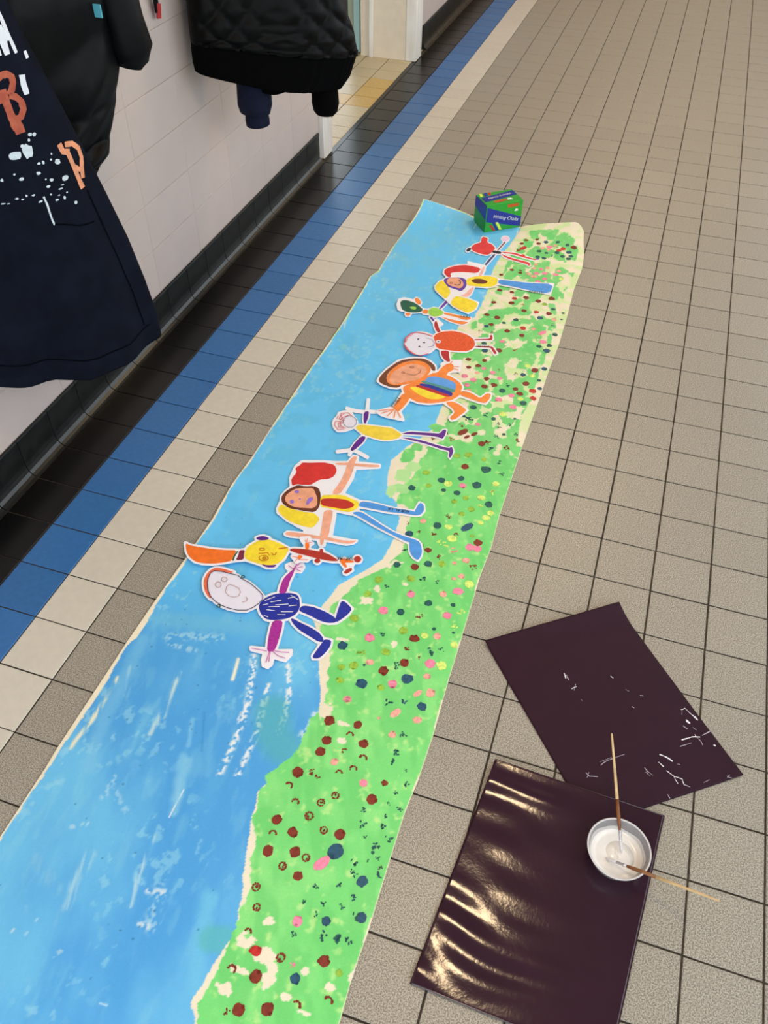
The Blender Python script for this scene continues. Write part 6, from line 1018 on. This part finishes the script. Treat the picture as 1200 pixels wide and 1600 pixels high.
# strap with red end hanging on the wall
st = empty('hanging_strap', (-.468,1.27,1.0)); tag(st, 'thin black strap with red end hanging on the pink wall between the coats', 'strap')
strp = link('strap', mesh('strap', [(0,-.02,.45),(0,.006,.45),(.003,.006,.45),(.003,-.02,.45),(0,-.016,-.03),(0,.008,-.03),(.003,.008,-.03),(.003,-.016,-.03)], [(0,1,2,3),(4,7,6,5),(0,4,5,1),(1,5,6,2),(2,6,7,3),(3,7,4,0)]), m_blackp, st)
link('red_end', mesh('red_end', [(-.001,-.002,-.005),(-.001,.018,-.012),(-.001,.008,-.05),(-.001,-.012,-.046),(.005,-.002,-.005),(.005,.018,-.012),(.005,.008,-.05),(.005,-.012,-.046)], [(0,1,2,3),(7,6,5,4),(0,4,5,1),(1,5,6,2),(2,6,7,3),(3,7,4,0)]), mat('red_tab', (170,44,44), .5, var=.06), strp)
# black quilted jacket
jk = empty('quilted_jacket', (0,0,0)); tag(jk, 'black quilted jacket with ribbed hem and cuff on the pink wall beside the doorway', 'jacket')
def f_quilt(u, v, h):
    s = u*.30; z = v*.62
    q = abs(math.sin((s+z*.8)*math.pi/.105))*abs(math.sin((s-z*.8)*math.pi/.105))
    return (0, 0, (.016*q**.5-.008+.014*math.sin(u*4+1)*v)*(max(0, h)**.5 if h > 0 else 0))
rows_j = [(.20,1.47,.27,1.47,.02,.02,-.10),(.08,1.36,.46,1.36,.06,.06,-.08),(.055,1.15,.53,1.12,.085,.05,-.03),(.053,.976,.581,.927,.09,.05,-.01),(.046,.885,.618,.83,.09,.05,0),(.046,.855,.632,.752,.088,.05,0)]
link('body', loft(PB, rows_j, nth=120, sub=14, folds=f_quilt, sq=.7), m_quilt, jk)
def f_rib(u, v, h): return (0, -.018*(1-u*u)*v, (.003*math.sin(u*110)+.012*math.sin(u*4+1))*max(0, h))
rows_r = [(.048,.870,.632,.770,.082,.045,0),(.044,.83,.612,.722,.078,.045,0),(.043,.80,.600,.690,.074,.045,0),(.046,.768,.566,.652,.066,.04,0)]
link('rib_hem', loft(PB, rows_r, nth=160, sub=6, folds=f_rib, sq=.7), m_rib, jk)
jslv = link('sleeve', tube([PB.at(.50,.95,-.05), PB.at(.505,.80,-.03), PB.at(.504,.70,.0), PB.at(.504,.662,.0), PB.at(.505,.64,0)], [.06,.06,.048,.040,.044], 20), m_quilt, jk)
link('cuff', tube([PB.at(.504,.668,0), PB.at(.505,.645,0), PB.at(.506,.605,0), PB.at(.505,.578,0), PB.at(.504,.566,0), PB.at(.504,.562,0)], [.040,.048,.050,.044,.034,.018], 24), m_rib, jslv)
link('sleeve', tube([PB.at(.33,.95,-.04), PB.at(.315,.80,-.01), PB.at(.312,.71,.01), PB.at(.312,.676,.01), PB.at(.312,.668,.01)], [.06,.06,.05,.045,.025], 20), m_rib, jk)
# navy sweatshirt under the jacket
sw = empty('sweatshirt', (0,0,0)); tag(sw, 'navy sweatshirt sleeve with rib cuff poking out below the quilted jacket', 'sweatshirt')
link('body', loft(PB, [(.16,1.45,.22,1.45,.01,.01,-.13),(.12,1.30,.40,1.30,.03,.02,-.13),(.12,.90,.45,.88,.03,.02,-.13),(.14,.83,.42,.80,.02,.02,-.13)]), m_navyk, sw)
sslv = link('sleeve', tube([PB.at(.27,1.2,-.11), PB.at(.262,.95,-.10), PB.at(.256,.78,-.06), PB.at(.255,.68,-.045), PB.at(.254,.62,-.045), PB.at(.252,.592,-.045), PB.at(.251,.584,-.045)], [.05,.052,.055,.060,.062,.054,.030], 20), m_navyk, sw)
link('cuff', tube([PB.at(.256,.600,-.045), PB.at(.257,.59,-.045), PB.at(.258,.565,-.045), PB.at(.259,.548,-.045), PB.at(.259,.545,-.045)], [.034,.041,.044,.043,.030], 24), m_navyk, sslv)
